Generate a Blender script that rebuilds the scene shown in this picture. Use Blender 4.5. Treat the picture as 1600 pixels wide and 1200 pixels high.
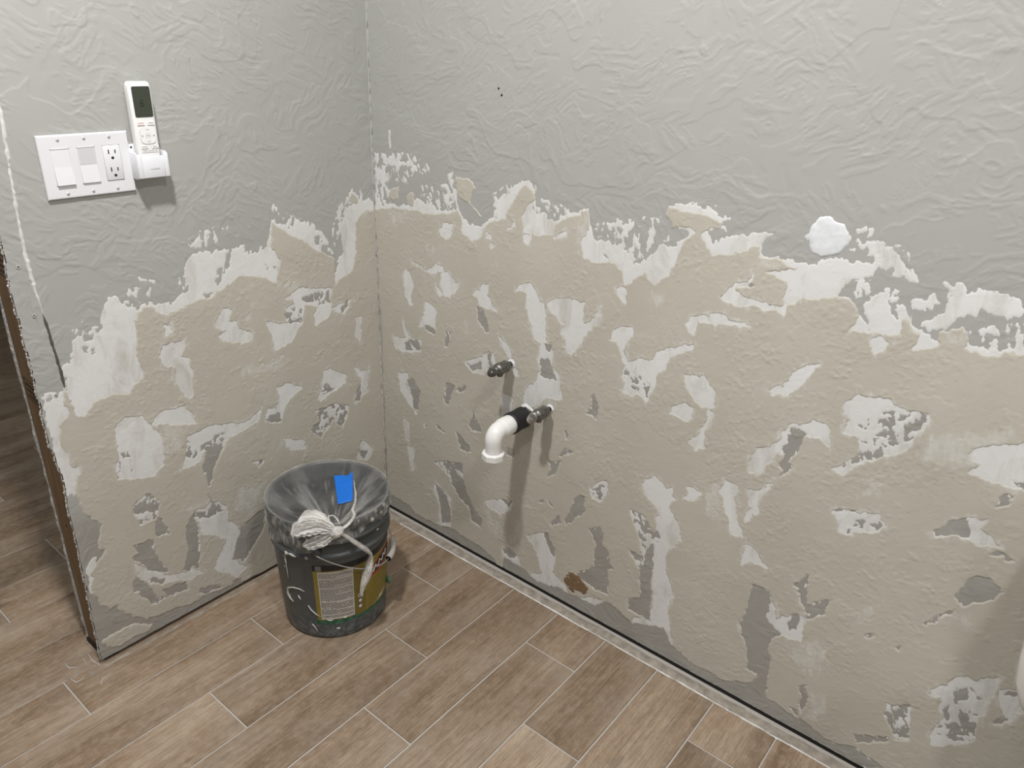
import bpy, bmesh, math, random
import numpy as np
from mathutils import Matrix, Vector

random.seed(7)
for o in list(bpy.data.objects):
    bpy.data.objects.remove(o)
SC = bpy.context.scene
COL = SC.collection

# ------------------------------------------------------------------ camera
cam_data = bpy.data.cameras.new('camera')
cam = bpy.data.objects.new('camera', cam_data)
COL.objects.link(cam)
RIGHT = (0.63157888, -0.77448229, 0.03585098)
UP = (0.30209464, 0.28841312, 0.90860151)
FWD = (0.71403567, 0.56302314, -0.41612259)
cam.matrix_world = Matrix(((RIGHT[0], UP[0], -FWD[0], -1.34780731),
                           (RIGHT[1], UP[1], -FWD[1], -1.55538866),
                           (RIGHT[2], UP[2], -FWD[2], 1.37297541),
                           (0, 0, 0, 1)))
cam_data.sensor_width = 36.0
cam_data.lens = 1171.13 * 36.0 / 1600.0
cam_data.clip_start = 0.02
SC.camera = cam

# ------------------------------------------------------------------ world, lamps, exposure
world = bpy.data.worlds.new('world')
SC.world = world
world.use_nodes = True
world.node_tree.nodes['Background'].inputs[0].default_value = (0.9, 0.95, 1.0, 1)
world.node_tree.nodes['Background'].inputs[1].default_value = 0.05


def disk_lamp(name, loc, watts, radius, color):
    d = bpy.data.lights.new(name, 'AREA')
    d.shape = 'DISK'
    d.size = radius * 2
    d.energy = watts
    d.color = color
    o = bpy.data.objects.new(name, d)
    o.location = loc
    COL.objects.link(o)
    return o


disk_lamp('downlight', (-1.0, -0.72, 2.42), 30, 0.06, (1.0, 0.988, 0.98))
disk_lamp('downlight', (-0.95, -1.86, 2.42), 14.5, 0.07, (1.0, 0.988, 0.98))
disk_lamp('downlight', (-1.9, 1.1, 2.42), 15, 0.12, (0.95, 0.98, 1.0))
# added soft light on the far side, source unseen, for the tank's faint shadow
far = disk_lamp('added_far_light', (-2.5, -3.0, 1.85), 8, 0.20, (1.0, 0.99, 0.97))
far.rotation_euler = (Vector((0, -0.9, 0.5)) - far.location).to_track_quat('-Z', 'Y').to_euler()
SC.view_settings.view_transform = 'Standard'
SC.view_settings.look = 'None'
SC.view_settings.gamma = 1.0
SC.view_settings.use_curve_mapping = False
SC.view_settings.exposure = 0.2


# ------------------------------------------------------------------ materials
def lin(c):
    return tuple((x / 12.92 if x <= 0.04045 else ((x + 0.055) / 1.055) ** 2.4) for x in [v / 255.0 for v in c]) + (1.0,)


class NT:
    def __init__(s, name):
        s.m = bpy.data.materials.new(name)
        s.m.use_nodes = True
        s.t = s.m.node_tree
        s.b = s.t.nodes['Principled BSDF']
        s.out = s.t.nodes['Material Output']

    def n(s, typ, **kw):
        nd = s.t.nodes.new(typ)
        for k, v in kw.items():
            if k.startswith('_'):
                setattr(nd, k[1:], v)
            else:
                nd.inputs[k.replace('__', ' ')].default_value = v
        return nd

    def l(s, a, b):
        s.t.links.new(a, b)

    def set(s, **kw):
        for k, v in kw.items():
            s.b.inputs[k.replace('_', ' ')].default_value = v
        return s

    def obj(s, scale=(1, 1, 1), rot=(0, 0, 0)):
        tc = s.n('ShaderNodeTexCoord')
        mp = s.n('ShaderNodeMapping')
        mp.inputs['Scale'].default_value = scale
        mp.inputs['Rotation'].default_value = rot
        s.l(tc.outputs['Object'], mp.inputs['Vector'])
        return mp.outputs['Vector']

    def noise(s, vec, scale, detail=4, rough=0.55, dist=0.0):
        nd = s.n('ShaderNodeTexNoise', Scale=scale, Detail=detail, Roughness=rough, Distortion=dist)
        s.l(vec, nd.inputs['Vector'])
        return nd.outputs['Fac']

    def ramp(s, fac, stops):
        nd = s.n('ShaderNodeValToRGB')
        el = nd.color_ramp.elements
        while len(el) < len(stops):
            el.new(0.5)
        for e, (p, c) in zip(el, stops):
            e.position = p
            e.color = c if isinstance(c, tuple) else (c, c, c, 1)
        s.l(fac, nd.inputs['Fac'])
        return nd.outputs['Color']

    def mix(s, fac, a, b, mode='MIX'):
        nd = s.n('ShaderNodeMix', _data_type='RGBA', _blend_type=mode)
        for sock, v in ((nd.inputs[0], fac), (nd.inputs[6], a), (nd.inputs[7], b)):
            if isinstance(v, (int, float, tuple)):
                sock.default_value = v
            else:
                s.l(v, sock)
        return nd.outputs[2]

    def bump(s, h, strength=0.5, dist=0.001, prev=None):
        nd = s.n('ShaderNodeBump', Strength=strength, Distance=dist)
        s.l(h, nd.inputs['Height'])
        if prev is not None:
            s.l(prev, nd.inputs['Normal'])
        return nd.outputs['Normal']


def simple(name, col, rough=0.5, metal=0.0, bump=0.0, bscale=200, var=0.0):
    k = NT(name)
    k.set(Base_Color=col, Roughness=rough, Metallic=metal)
    if bump or var:
        v = k.obj()
        f = k.noise(v, bscale, 4)
        if var:
            d = tuple(c * (1 - var) for c in col[:3]) + (1,)
            e = tuple(min(1, c * (1 + var)) for c in col[:3]) + (1,)
            k.l(k.ramp(f, [(0.3, d), (0.7, e)]), k.b.inputs['Base Color'])
        if bump:
            k.l(k.bump(f, bump, 0.001), k.b.inputs['Normal'])
    return k.m


def wall_paint():
    k = NT('wall_paint')
    k.set(Roughness=0.55)
    v = k.obj()
    f = k.noise(v, 3.0, 3)
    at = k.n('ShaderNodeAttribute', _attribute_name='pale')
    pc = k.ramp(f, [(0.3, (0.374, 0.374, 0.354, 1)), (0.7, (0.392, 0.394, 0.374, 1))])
    # bare drywall paper between the compound; same darker tone low on the wall
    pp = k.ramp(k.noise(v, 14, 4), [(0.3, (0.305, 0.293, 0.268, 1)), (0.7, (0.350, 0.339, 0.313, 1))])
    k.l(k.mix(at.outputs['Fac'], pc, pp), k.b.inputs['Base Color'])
    # skip-trowel strokes: fine stretched ridges that come and go
    a = k.noise(k.obj((1, 1, 1), (0.5, 0.4, 0.3)), 38, 4, 0.6, 1.2)
    a = k.ramp(a, [(0.46, 0.0), (0.52, 1.0)])
    msk = k.ramp(k.noise(v, 7, 2), [(0.50, 0.0), (0.64, 1.0)])
    st = k.mix(1.0, a, msk, 'MULTIPLY')
    nb = k.bump(st, 0.35, 0.0006)
    nb = k.bump(k.noise(v, 170, 4), 0.22, 0.0005, nb)
    k.l(nb, k.b.inputs['Normal'])
    return k.m


def compound(name, c0, c1, pale, bscale, attr=True):
    k = NT(name)
    k.set(Roughness=0.75)
    v = k.obj()
    base = k.ramp(k.noise(v, 4.5, 4, 0.6), [(0.3, c0), (0.7, c1)])
    if attr:
        at = k.n('ShaderNodeAttribute', _attribute_name='pale')
        # knife-dragged feathering: the weight breaks up along strokes
        stx = k.noise(k.obj((1.0, 1.0, 0.35), (0.6, 0.5, 0.2)), 70, 4, 0.65)
        m1 = k.n('ShaderNodeMath', _operation='MULTIPLY_ADD')
        k.l(stx, m1.inputs[0])
        m1.inputs[1].default_value = 2.6
        m1.inputs[2].default_value = -1.55
        m2 = k.n('ShaderNodeMath', _operation='ADD', _use_clamp=True)
        k.l(m1.outputs[0], m2.inputs[0])
        k.l(at.outputs['Fac'], m2.inputs[1])
        m3 = k.n('ShaderNodeMath', _operation='MULTIPLY', _use_clamp=True)
        k.l(m2.outputs[0], m3.inputs[0])
        k.l(at.outputs['Fac'], m3.inputs[1])
        base = k.mix(m3.outputs[0], base, pale)
    else:
        st = k.noise(k.obj((1.0, 1.0, 0.4), (0.5, 0.4, 0.3)), 22, 5, 0.68, 0.6)
        base = k.mix(k.ramp(st, [(0.28, 0.85), (0.50, 0.0)]), base, (0.50, 0.48, 0.43, 1))
    k.l(base, k.b.inputs['Base Color'])
    pits = k.ramp(k.noise(v, 150, 2, 0.5), [(0.30, 0.0), (0.36, 1.0)])
    nb = k.bump(pits, 0.35, 0.0006)
    nb = k.bump(k.noise(v, bscale, 4), 0.18, 0.0004, nb)
    k.l(nb, k.b.inputs['Normal'])
    return k.m


def tile_mat():
    k = NT('wood_look_porcelain')
    k.set(Roughness=0.42)
    tc = k.n('ShaderNodeTexCoord')
    oi = k.n('ShaderNodeObjectInfo')
    off = k.n('ShaderNodeVectorMath', _operation='MULTIPLY_ADD')
    cmb = k.n('ShaderNodeCombineXYZ')
    k.l(oi.outputs['Random'], cmb.inputs[0])
    k.l(oi.outputs['Random'], cmb.inputs[1])
    k.l(oi.outputs['Random'], cmb.inputs[2])
    k.l(cmb.outputs[0], off.inputs[0])
    off.inputs[1].default_value = (31, 57, 83)
    k.l(tc.outputs['Object'], off.inputs[2])

    def mp(sc):
        m = k.n('ShaderNodeMapping')
        m.inputs['Scale'].default_value = sc
        k.l(off.outputs[0], m.inputs['Vector'])
        return m.outputs[0]
    broad = k.noise(mp((1.6, 9, 1)), 1.0, 4, 0.55, 1.2)
    grain = k.noise(mp((7, 230, 1)), 1.0, 8, 0.72, 0.4)
    fine = k.noise(mp((45, 650, 1)), 1.0, 3, 0.6)
    mott = k.noise(mp((45, 60, 1)), 1.0, 6, 0.7)
    c = k.ramp(broad, [(0.30, (0.185, 0.122, 0.072, 1)), (0.5, (0.300, 0.216, 0.143, 1)), (0.70, (0.40, 0.312, 0.225, 1))])
    c = k.mix(k.ramp(grain, [(0.36, 0.6), (0.56, 0.0)]), c, (0.120, 0.075, 0.045, 1))
    c = k.mix(k.ramp(mott, [(0.45, 0.0), (0.75, 0.4)]), c, (0.50, 0.41, 0.32, 1))
    c = k.mix(k.ramp(fine, [(0.35, 0.30), (0.55, 0.0)]), c, (0.08, 0.05, 0.03, 1))
    scr = k.noise(mp((60, 900, 1)), 1.0, 2, 0.5)
    c = k.mix(k.ramp(scr, [(0.66, 0.0), (0.74, 0.45)]), c, (0.55, 0.48, 0.38, 1))
    # knots
    vo = k.n('ShaderNodeTexVoronoi', Scale=1.0)
    k.l(mp((2.2, 6.0, 1)), vo.inputs['Vector'])
    kn = k.ramp(vo.outputs['Distance'], [(0.03, 0.75), (0.10, 0.0)])
    c = k.mix(kn, c, (0.06, 0.037, 0.023, 1))
    # pale plaster dust wiped over the glaze
    dust = k.noise(k.obj(), 5, 4, 0.65)
    c = k.mix(k.ramp(dust, [(0.45, 0.0), (0.75, 0.22)]), c, (0.40, 0.36, 0.31, 1))
    # per-tile tone
    hs = k.n('ShaderNodeHueSaturation', Saturation=1.0, Hue=0.5)
    mr = k.n('ShaderNodeMapRange')
    mr.inputs[3].default_value = 0.80
    mr.inputs[4].default_value = 1.12
    k.l(oi.outputs['Random'], mr.inputs[0])
    k.l(mr.outputs[0], hs.inputs['Value'])
    k.l(c, hs.inputs['Color'])
    k.l(hs.outputs[0], k.b.inputs['Base Color'])
    nb = k.bump(grain, 0.25, 0.0006)
    k.l(nb, k.b.inputs['Normal'])
    k.l(k.ramp(mott, [(0.3, 0.38), (0.7, 0.55)]), k.b.inputs['Roughness'])
    return k.m


def stud_mat():
    k = NT('stud_pine')
    k.set(Roughness=0.7)
    g = k.noise(k.obj((1, 40, 1.6)), 5, 5, 0.6, 0.5)
    b = k.noise(k.obj((1, 8, 1.2)), 3, 3)
    c = k.ramp(g, [(0.3, (0.13, 0.075, 0.035, 1)), (0.7, (0.30, 0.19, 0.10, 1))])
    c = k.mix(k.ramp(b, [(0.4, 0.0), (0.7, 0.6)]), c, (0.17, 0.105, 0.04, 1))
    k.l(c, k.b.inputs['Base Color'])
    k.l(k.bump(g, 0.4, 0.0008), k.b.inputs['Normal'])
    return k.m


def film_mat(name, base, streak, sc, rot=(0, 0, 0), fold=False):
    k = NT(name)
    k.set(Base_Color=(0.80, 0.78, 0.74, 1), Roughness=0.28)
    k.b.inputs['Specular IOR Level'].default_value = 0.6
    f = k.noise(k.obj(sc, rot), 8, 4, 0.6, 0.3)
    al = k.ramp(f, [(0.4, base), (0.75, streak)])
    if fold:
        at = k.n('ShaderNodeAttribute', _attribute_name='pale')
        ad = k.n('ShaderNodeMath', _operation='ADD', _use_clamp=True)
        k.l(al, ad.inputs[0])
        k.l(at.outputs['Fac'], ad.inputs[1])
        al = ad.outputs[0]
    tr = k.n('ShaderNodeBsdfTransparent', Color=(0.97, 0.97, 0.97, 1))
    mx = k.n('ShaderNodeMixShader')
    k.l(al, mx.inputs[0])
    k.l(tr.outputs[0], mx.inputs[1])
    k.l(k.b.outputs[0], mx.inputs[2])
    k.l(mx.outputs[0], k.out.inputs['Surface'])
    return k.m


def bucket_mat():
    k = NT('grey_bucket_plastic')
    k.set(Roughness=0.38)
    v = k.obj()
    sp = k.noise(v, 60, 5, 0.7)
    geo = k.n('ShaderNodeSeparateXYZ')
    k.l(v, geo.inputs[0])
    low = k.n('ShaderNodeMapRange')
    low.inputs[1].default_value = 0.10
    low.inputs[2].default_value = 0.0
    low.inputs[3].default_value = 0.0
    low.inputs[4].default_value = 0.55
    k.l(geo.outputs['Z'], low.inputs[0])
    dirt = k.n('ShaderNodeMath', _operation='MULTIPLY')
    k.l(k.ramp(sp, [(0.45, 0.0), (0.6, 1.0)]), dirt.inputs[0])
    k.l(low.outputs[0], dirt.inputs[1])
    c = k.mix(k.ramp(k.noise(v, 9, 4), [(0.3, 0.0), (0.8, 0.35)]), (0.062, 0.068, 0.070, 1), (0.12, 0.128, 0.13, 1))
    c = k.mix(dirt.outputs[0], c, (0.24, 0.27, 0.29, 1))
    k.l(c, k.b.inputs['Base Color'])
    return k.m


M = {}
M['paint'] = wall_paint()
M['tan'] = compound('tan_joint_compound', (0.462, 0.435, 0.372, 1), (0.510, 0.482, 0.417, 1), (0.60, 0.59, 0.56, 1), 200)
M['white'] = compound('white_joint_compound', (0.63, 0.63, 0.615, 1), (0.72, 0.72, 0.715, 1), (0.8, 0.8, 0.8, 1), 240, attr=False)
M['spackle'] = simple('bright_spackle', (0.69, 0.71, 0.725, 1), 0.8, bump=0.8, bscale=70, var=0.06)
M['gypsum'] = simple('broken_gypsum', (0.44, 0.43, 0.41, 1), 0.9, bump=1.0, bscale=300, var=0.2)
M['brown_paper'] = simple('bare_brown_paper', (0.20, 0.125, 0.065, 1), 0.85, bump=0.5, bscale=250, var=0.25)
M['dark'] = simple('gap_dark', (0.012, 0.011, 0.010, 1), 0.9)
M['tile'] = tile_mat()
M['grout'] = simple('light_grout', (0.44, 0.41, 0.37, 1), 0.9, bump=0.6, bscale=400, var=0.12)
M['mortar'] = simple('mortar_smear', (0.30, 0.265, 0.222, 1), 0.85, bump=0.5, bscale=45, var=0.3)
M['stud'] = stud_mat()
M['ink'] = simple('stamp_ink', (0.02, 0.015, 0.012, 1), 0.8)
M['ceiling'] = simple('ceiling_paint', (0.62, 0.62, 0.60, 1), 0.8)
M['plainwall'] = simple('plain_wall_paint', (0.34, 0.335, 0.315, 1), 0.7)
M['plate'] = simple('white_switch_plastic', (0.74, 0.74, 0.76, 1), 0.32)
M['plate_shade'] = simple('shaded_switch_plastic', (0.60, 0.60, 0.61, 1), 0.35)
M['slot'] = simple('black_slot', (0.01, 0.01, 0.01, 1), 0.6)
M['screw'] = simple('painted_screw', (0.62, 0.62, 0.63, 1), 0.3, metal=0.3)
M['remote'] = simple('remote_white_plastic', (0.84, 0.84, 0.83, 1), 0.35)
M['holder'] = simple('holder_white_plastic', (0.78, 0.79, 0.82, 1), 0.35)
M['lcd'] = simple('lcd_grey_green', (0.045, 0.052, 0.036, 1), 0.25)
M['lcd_digit'] = simple('lcd_digit', (0.02, 0.024, 0.016, 1), 0.3)
M['print_grey'] = simple('grey_print', (0.16, 0.16, 0.17, 1), 0.5)
M['print_red'] = simple('red_print', (0.50, 0.16, 0.15, 1), 0.5)
M['groove'] = simple('button_shadow_line', (0.42, 0.42, 0.42, 1), 0.5)
M['brass'] = simple('tarnished_brass', (0.16, 0.155, 0.142, 1), 0.38, metal=0.75, bump=0.6, bscale=180, var=0.5)
M['chrome'] = simple('worn_chrome', (0.42, 0.41, 0.40, 1), 0.28, metal=0.9, bump=0.5, bscale=140, var=0.4)
M['rubber'] = simple('black_rubber', (0.010, 0.010, 0.011, 1), 0.55, bump=0.3, bscale=160)
M['pvc'] = simple('white_pvc', (0.78, 0.775, 0.755, 1), 0.28)
M['bucket'] = bucket_mat()
M['gold'] = simple('gold_label', (0.235, 0.180, 0.030, 1), 0.45, var=0.12, bscale=60)
M['black_print'] = simple('black_print', (0.008, 0.008, 0.010, 1), 0.4)
M['red_logo'] = simple('red_logo', (0.42, 0.022, 0.015, 1), 0.4)
M['offwhite'] = simple('label_white', (0.52, 0.49, 0.44, 1), 0.5)
M['white_print'] = simple('white_print', (0.70, 0.69, 0.66, 1), 0.5)
M['olive'] = simple('olive_label', (0.165, 0.125, 0.022, 1), 0.45)
M['green'] = simple('green_smear', (0.035, 0.115, 0.070, 1), 0.55, var=0.5, bscale=90)
M['drip'] = simple('dried_drip', (0.47, 0.47, 0.44, 1), 0.6, bump=0.3)
M['wire'] = simple('bail_wire', (0.62, 0.62, 0.62, 1), 0.3, metal=0.85)
M['grip'] = simple('pale_grip_plastic', (0.42, 0.40, 0.38, 1), 0.45)
M['film'] = film_mat('clear_bag_film', 0.05, 0.15, (1, 1, 1), fold=True)
M['film_bunch'] = film_mat('gathered_bag_film', 0.55, 0.92, (6, 6, 6))
M['film_strand'] = film_mat('twisted_bag_film', 0.35, 0.8, (10, 10, 10))
M['blue_tape'] = simple('blue_masking_tape', (0.0, 0.145, 0.62, 1), 0.5, bump=0.4, bscale=120, var=0.08)
M['ceramic'] = simple('white_ceramic', (0.80, 0.79, 0.76, 1), 0.15)


# ------------------------------------------------------------------ helpers
def mesh(name, verts, faces, mat, parent=None, smooth=False, kind=None):
    me = bpy.data.meshes.new(name)
    me.from_pydata([tuple(map(float, v)) for v in verts], [], faces)
    me.update()
    if smooth:
        me.shade_smooth()
    if mat is not None:
        me.materials.append(mat)
    o = bpy.data.objects.new(name, me)
    COL.objects.link(o)
    if parent is not None:
        o.parent = parent
    if kind:
        o['kind'] = kind
    return o


def thing(name, label, cat, loc=(0, 0, 0), group=None):
    o = bpy.data.objects.new(name, None)
    o.empty_display_size = 0.05
    o.location = loc
    COL.objects.link(o)
    o['label'] = label
    o['category'] = cat
    if group:
        o['group'] = group
    return o


def box_data(x0, x1, y0, y1, z0, z1):
    v = [(x0, y0, z0), (x1, y0, z0), (x1, y1, z0), (x0, y1, z0), (x0, y0, z1), (x1, y0, z1), (x1, y1, z1), (x0, y1, z1)]
    f = [(0, 3, 2, 1), (4, 5, 6, 7), (0, 1, 5, 4), (1, 2, 6, 5), (2, 3, 7, 6), (3, 0, 4, 7)]
    return v, f


def box(name, b, mat, parent=None, bevel=0.0, seg=2, kind=None):
    v, f = box_data(*b)
    o = mesh(name, v, f, mat, parent, kind=kind)
    if bevel:
        do_bevel(o, bevel, seg)
    return o


def do_bevel(o, w, seg=2):
    bm = bmesh.new()
    bm.from_mesh(o.data)
    bmesh.ops.bevel(bm, geom=bm.edges[:], offset=w, segments=seg, profile=0.5, affect='EDGES', clamp_overlap=True)
    bm.to_mesh(o.data)
    bm.free()
    o.data.shade_smooth()


class MB:
    """collects several solids into one mesh"""
    def __init__(s):
        s.v = []
        s.f = []

    def add(s, v, f):
        k = len(s.v)
        s.v += [tuple(map(float, q)) for q in v]
        s.f += [tuple(i + k for i in q) for q in f]
        return s

    def build(s, name, mat, parent=None, smooth=False, kind=None):
        return mesh(name, s.v, s.f, mat, parent, smooth, kind)


def tube_data(pts, rad, n=12, flat=1.0, cap=True):
    """tube through pts with radius per point; flat<1 squashes it"""
    P = [Vector(q) for q in pts]
    v, f = [], []
    up = None
    for i, q in enumerate(P):
        t = (P[min(i + 1, len(P) - 1)] - P[max(i - 1, 0)]).normalized()
        if up is None:
            up = Vector((0, 0, 1)) if abs(t.z) < 0.9 else Vector((1, 0, 0))
        a = t.cross(up).normalized()
        b = a.cross(t).normalized()
        up = b
        r = rad[i] if isinstance(rad, (list, tuple)) else rad
        for k in range(n):
            w = 2 * math.pi * k / n
            v.append(q + a * (math.cos(w) * r) + b * (math.sin(w) * r * flat))
    for i in range(len(P) - 1):
        for k in range(n):
            k2 = (k + 1) % n
            f.append((i * n + k, i * n + k2, (i + 1) * n + k2, (i + 1) * n + k))
    if cap:
        f.append(tuple(range(n - 1, -1, -1)))
        f.append(tuple((len(P) - 1) * n + k for k in range(n)))
    return v, f


def lathe_data(prof, n=48, center=(0, 0, 0), axis='Z', a0=0.0, a1=360.0):
    """prof: (radius, height) list, revolved about an axis through center"""
    v, f = [], []
    full = abs(a1 - a0 - 360) < 1e-6
    m = n if full else n + 1
    for r, h in prof:
        for k in range(m):
            w = math.radians(a0 + (a1 - a0) * k / n)
            c, s = r * math.cos(w), r * math.sin(w)
            q = {'Z': (c, s, h), 'X': (h, c, s), 'Y': (s, h, c)}[axis]
            v.append((q[0] + center[0], q[1] + center[1], q[2] + center[2]))
    for i in range(len(prof) - 1):
        for k in range(n):
            k2 = (k + 1) % m
            f.append((i * m + k, i * m + k2, (i + 1) * m + k2, (i + 1) * m + k))
    return v, f


def disc_faces(v, f, n, which):
    base = 0 if which == 0 else len(v) - n
    f.append(tuple(base + k for k in (range(n - 1, -1, -1) if which == 0 else range(n))))


# ------------------------------------------------------------------ numpy noise
NOISE_TABLES = {}


def vnoise(x, y, seed):
    if seed not in NOISE_TABLES:
        NOISE_TABLES[seed] = np.random.RandomState(seed).rand(256, 256).astype(np.float32)
    T = NOISE_TABLES[seed]
    xi = np.floor(x).astype(np.int64)
    yi = np.floor(y).astype(np.int64)
    fx = (x - xi).astype(np.float32)
    fy = (y - yi).astype(np.float32)
    fx = fx * fx * (3 - 2 * fx)
    fy = fy * fy * (3 - 2 * fy)
    x0, x1, y0, y1 = xi & 255, (xi + 1) & 255, yi & 255, (yi + 1) & 255
    return (T[x0, y0] * (1 - fx) + T[x1, y0] * fx) * (1 - fy) + (T[x0, y1] * (1 - fx) + T[x1, y1] * fx) * fy


def fbm(x, y, seed, octv=3, gain=0.5):
    s, a, t = 0, 1.0, 0
    for i in range(octv):
        s = s + a * vnoise(x * 2 ** i + 17.3 * i, y * 2 ** i + 9.1 * i, seed + i)
        t += a
        a *= gain
    return s / t


def sstep(a, b, x):
    t = np.clip((x - a) / (b - a), 0, 1)
    return t * t * (3 - 2 * t)


def trowel(U, Z, seed):
    """skip-trowel relief in metres: lapped plateaus with crisp lips, plus dragged wrinkles. U, Z in mm"""
    wx = (fbm(U / 70, Z / 70, seed + 50, 2) - .5) * 130
    wz = (fbm(U / 70, Z / 70, seed + 60, 2) - .5) * 130
    a = fbm((U + wx) / 190, (Z + wz) / 110, seed, 3)
    h = 0.00045 * sstep(.53, .545, a) + .0003 * np.exp(-((a - .55) / .008) ** 2) - .0004 * sstep(.38, .37, a)
    room = 1.0
    for k, (ca, sa, la, lb, lo) in enumerate(((.8, .6, 30, 6.0, .53), (.7, -.7, 36, 6.5, .57), (1, .1, 44, 6, .56), (.86, .5, 90, 9, .50))):
        n = fbm((U * ca + Z * sa + wx * .35) / la, (Z * ca - U * sa + wz * .35) / lb, seed + 9 + k * 5, 3)
        m = sstep(lo, lo + .07, fbm(U / 85 + 30 * k, Z / 75, seed + 20 + k, 3))
        m = m * room
        room = room * (1 - m)
        h = h + m * (0.00042 * sstep(.52, .56, n) + .00025 * np.exp(-((n - .565) / .02) ** 2))
    return h


def read_patches(s):
    out = []
    for line in s.strip().splitlines():
        t = line.split()
        out.append((t[0], np.array([[float(c) for c in q.split(',')] for q in t[1:]], dtype=np.float32)))
    return out


PAD = 26.0


def sdf_into(U, Z, poly, u0, z0, cell):
    """signed distance (mm, + inside) of one polygon on its bounding window; returns window slices and values"""
    nu, nz = U.shape
    lo = poly.min(0) - PAD - 12
    hi = poly.max(0) + PAD + 12
    i0 = max(0, int((lo[0] - u0) / cell)); i1 = min(nu, int((hi[0] - u0) / cell) + 2)
    j0 = max(0, int((lo[1] - z0) / cell)); j1 = min(nz, int((hi[1] - z0) / cell) + 2)
    if i0 >= i1 or j0 >= j1:
        return None
    u, z = U[i0:i1, j0:j1], Z[i0:i1, j0:j1]
    d2 = np.full(u.shape, 1e9, np.float32)
    ins = np.zeros(u.shape, bool)
    n = len(poly)
    for a in range(n):
        p, q = poly[a], poly[(a + 1) % n]
        e = q - p
        L = float(e @ e) + 1e-6
        t = np.clip(((u - p[0]) * e[0] + (z - p[1]) * e[1]) / L, 0, 1)
        dx = u - p[0] - t * e[0]
        dz = z - p[1] - t * e[1]
        np.minimum(d2, dx * dx + dz * dz, out=d2)
        if p[1] != q[1]:
            c = (p[1] > z) != (q[1] > z)
            ins ^= c & (u < (q[0] - p[0]) * (z - p[1]) / (q[1] - p[1]) + p[0])
    s = np.minimum(np.sqrt(d2), PAD)
    return (slice(i0, i1), slice(j0, j1)), np.where(ins, s, -s)


def grid_mesh(name, X, Y, Zc, keep, mat, parent, attr=None):
    nu, nz = X.shape
    idx = np.arange(nu * nz).reshape(nu, nz)
    a, b, c, d = idx[:-1, :-1][keep], idx[1:, :-1][keep], idx[1:, 1:][keep], idx[:-1, 1:][keep]
    quads = np.stack([a, b, c, d], 1)
    used = np.unique(quads)
    remap = np.full(nu * nz, -1, np.int64)
    remap[used] = np.arange(len(used))
    quads = remap[quads].astype(np.int32)
    co = np.stack([X.ravel()[used], Y.ravel()[used], Zc.ravel()[used]], 1).astype(np.float32)
    me = bpy.data.meshes.new(name)
    me.vertices.add(len(co))
    me.vertices.foreach_set('co', co.ravel())
    nq = len(quads)
    me.loops.add(nq * 4)
    me.loops.foreach_set('vertex_index', quads.ravel())
    me.polygons.add(nq)
    me.polygons.foreach_set('loop_start', np.arange(0, nq * 4, 4, dtype=np.int32))
    me.update(calc_edges=True)
    if attr is not None:
        at = me.attributes.new('pale', 'FLOAT', 'POINT')
        at.data.foreach_set('value', attr.ravel()[used].astype(np.float32))
    me.shade_smooth()
    me.materials.append(mat)
    o = bpy.data.objects.new(name, me)
    COL.objects.link(o)
    if parent is not None:
        o.parent = parent
    return o


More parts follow.
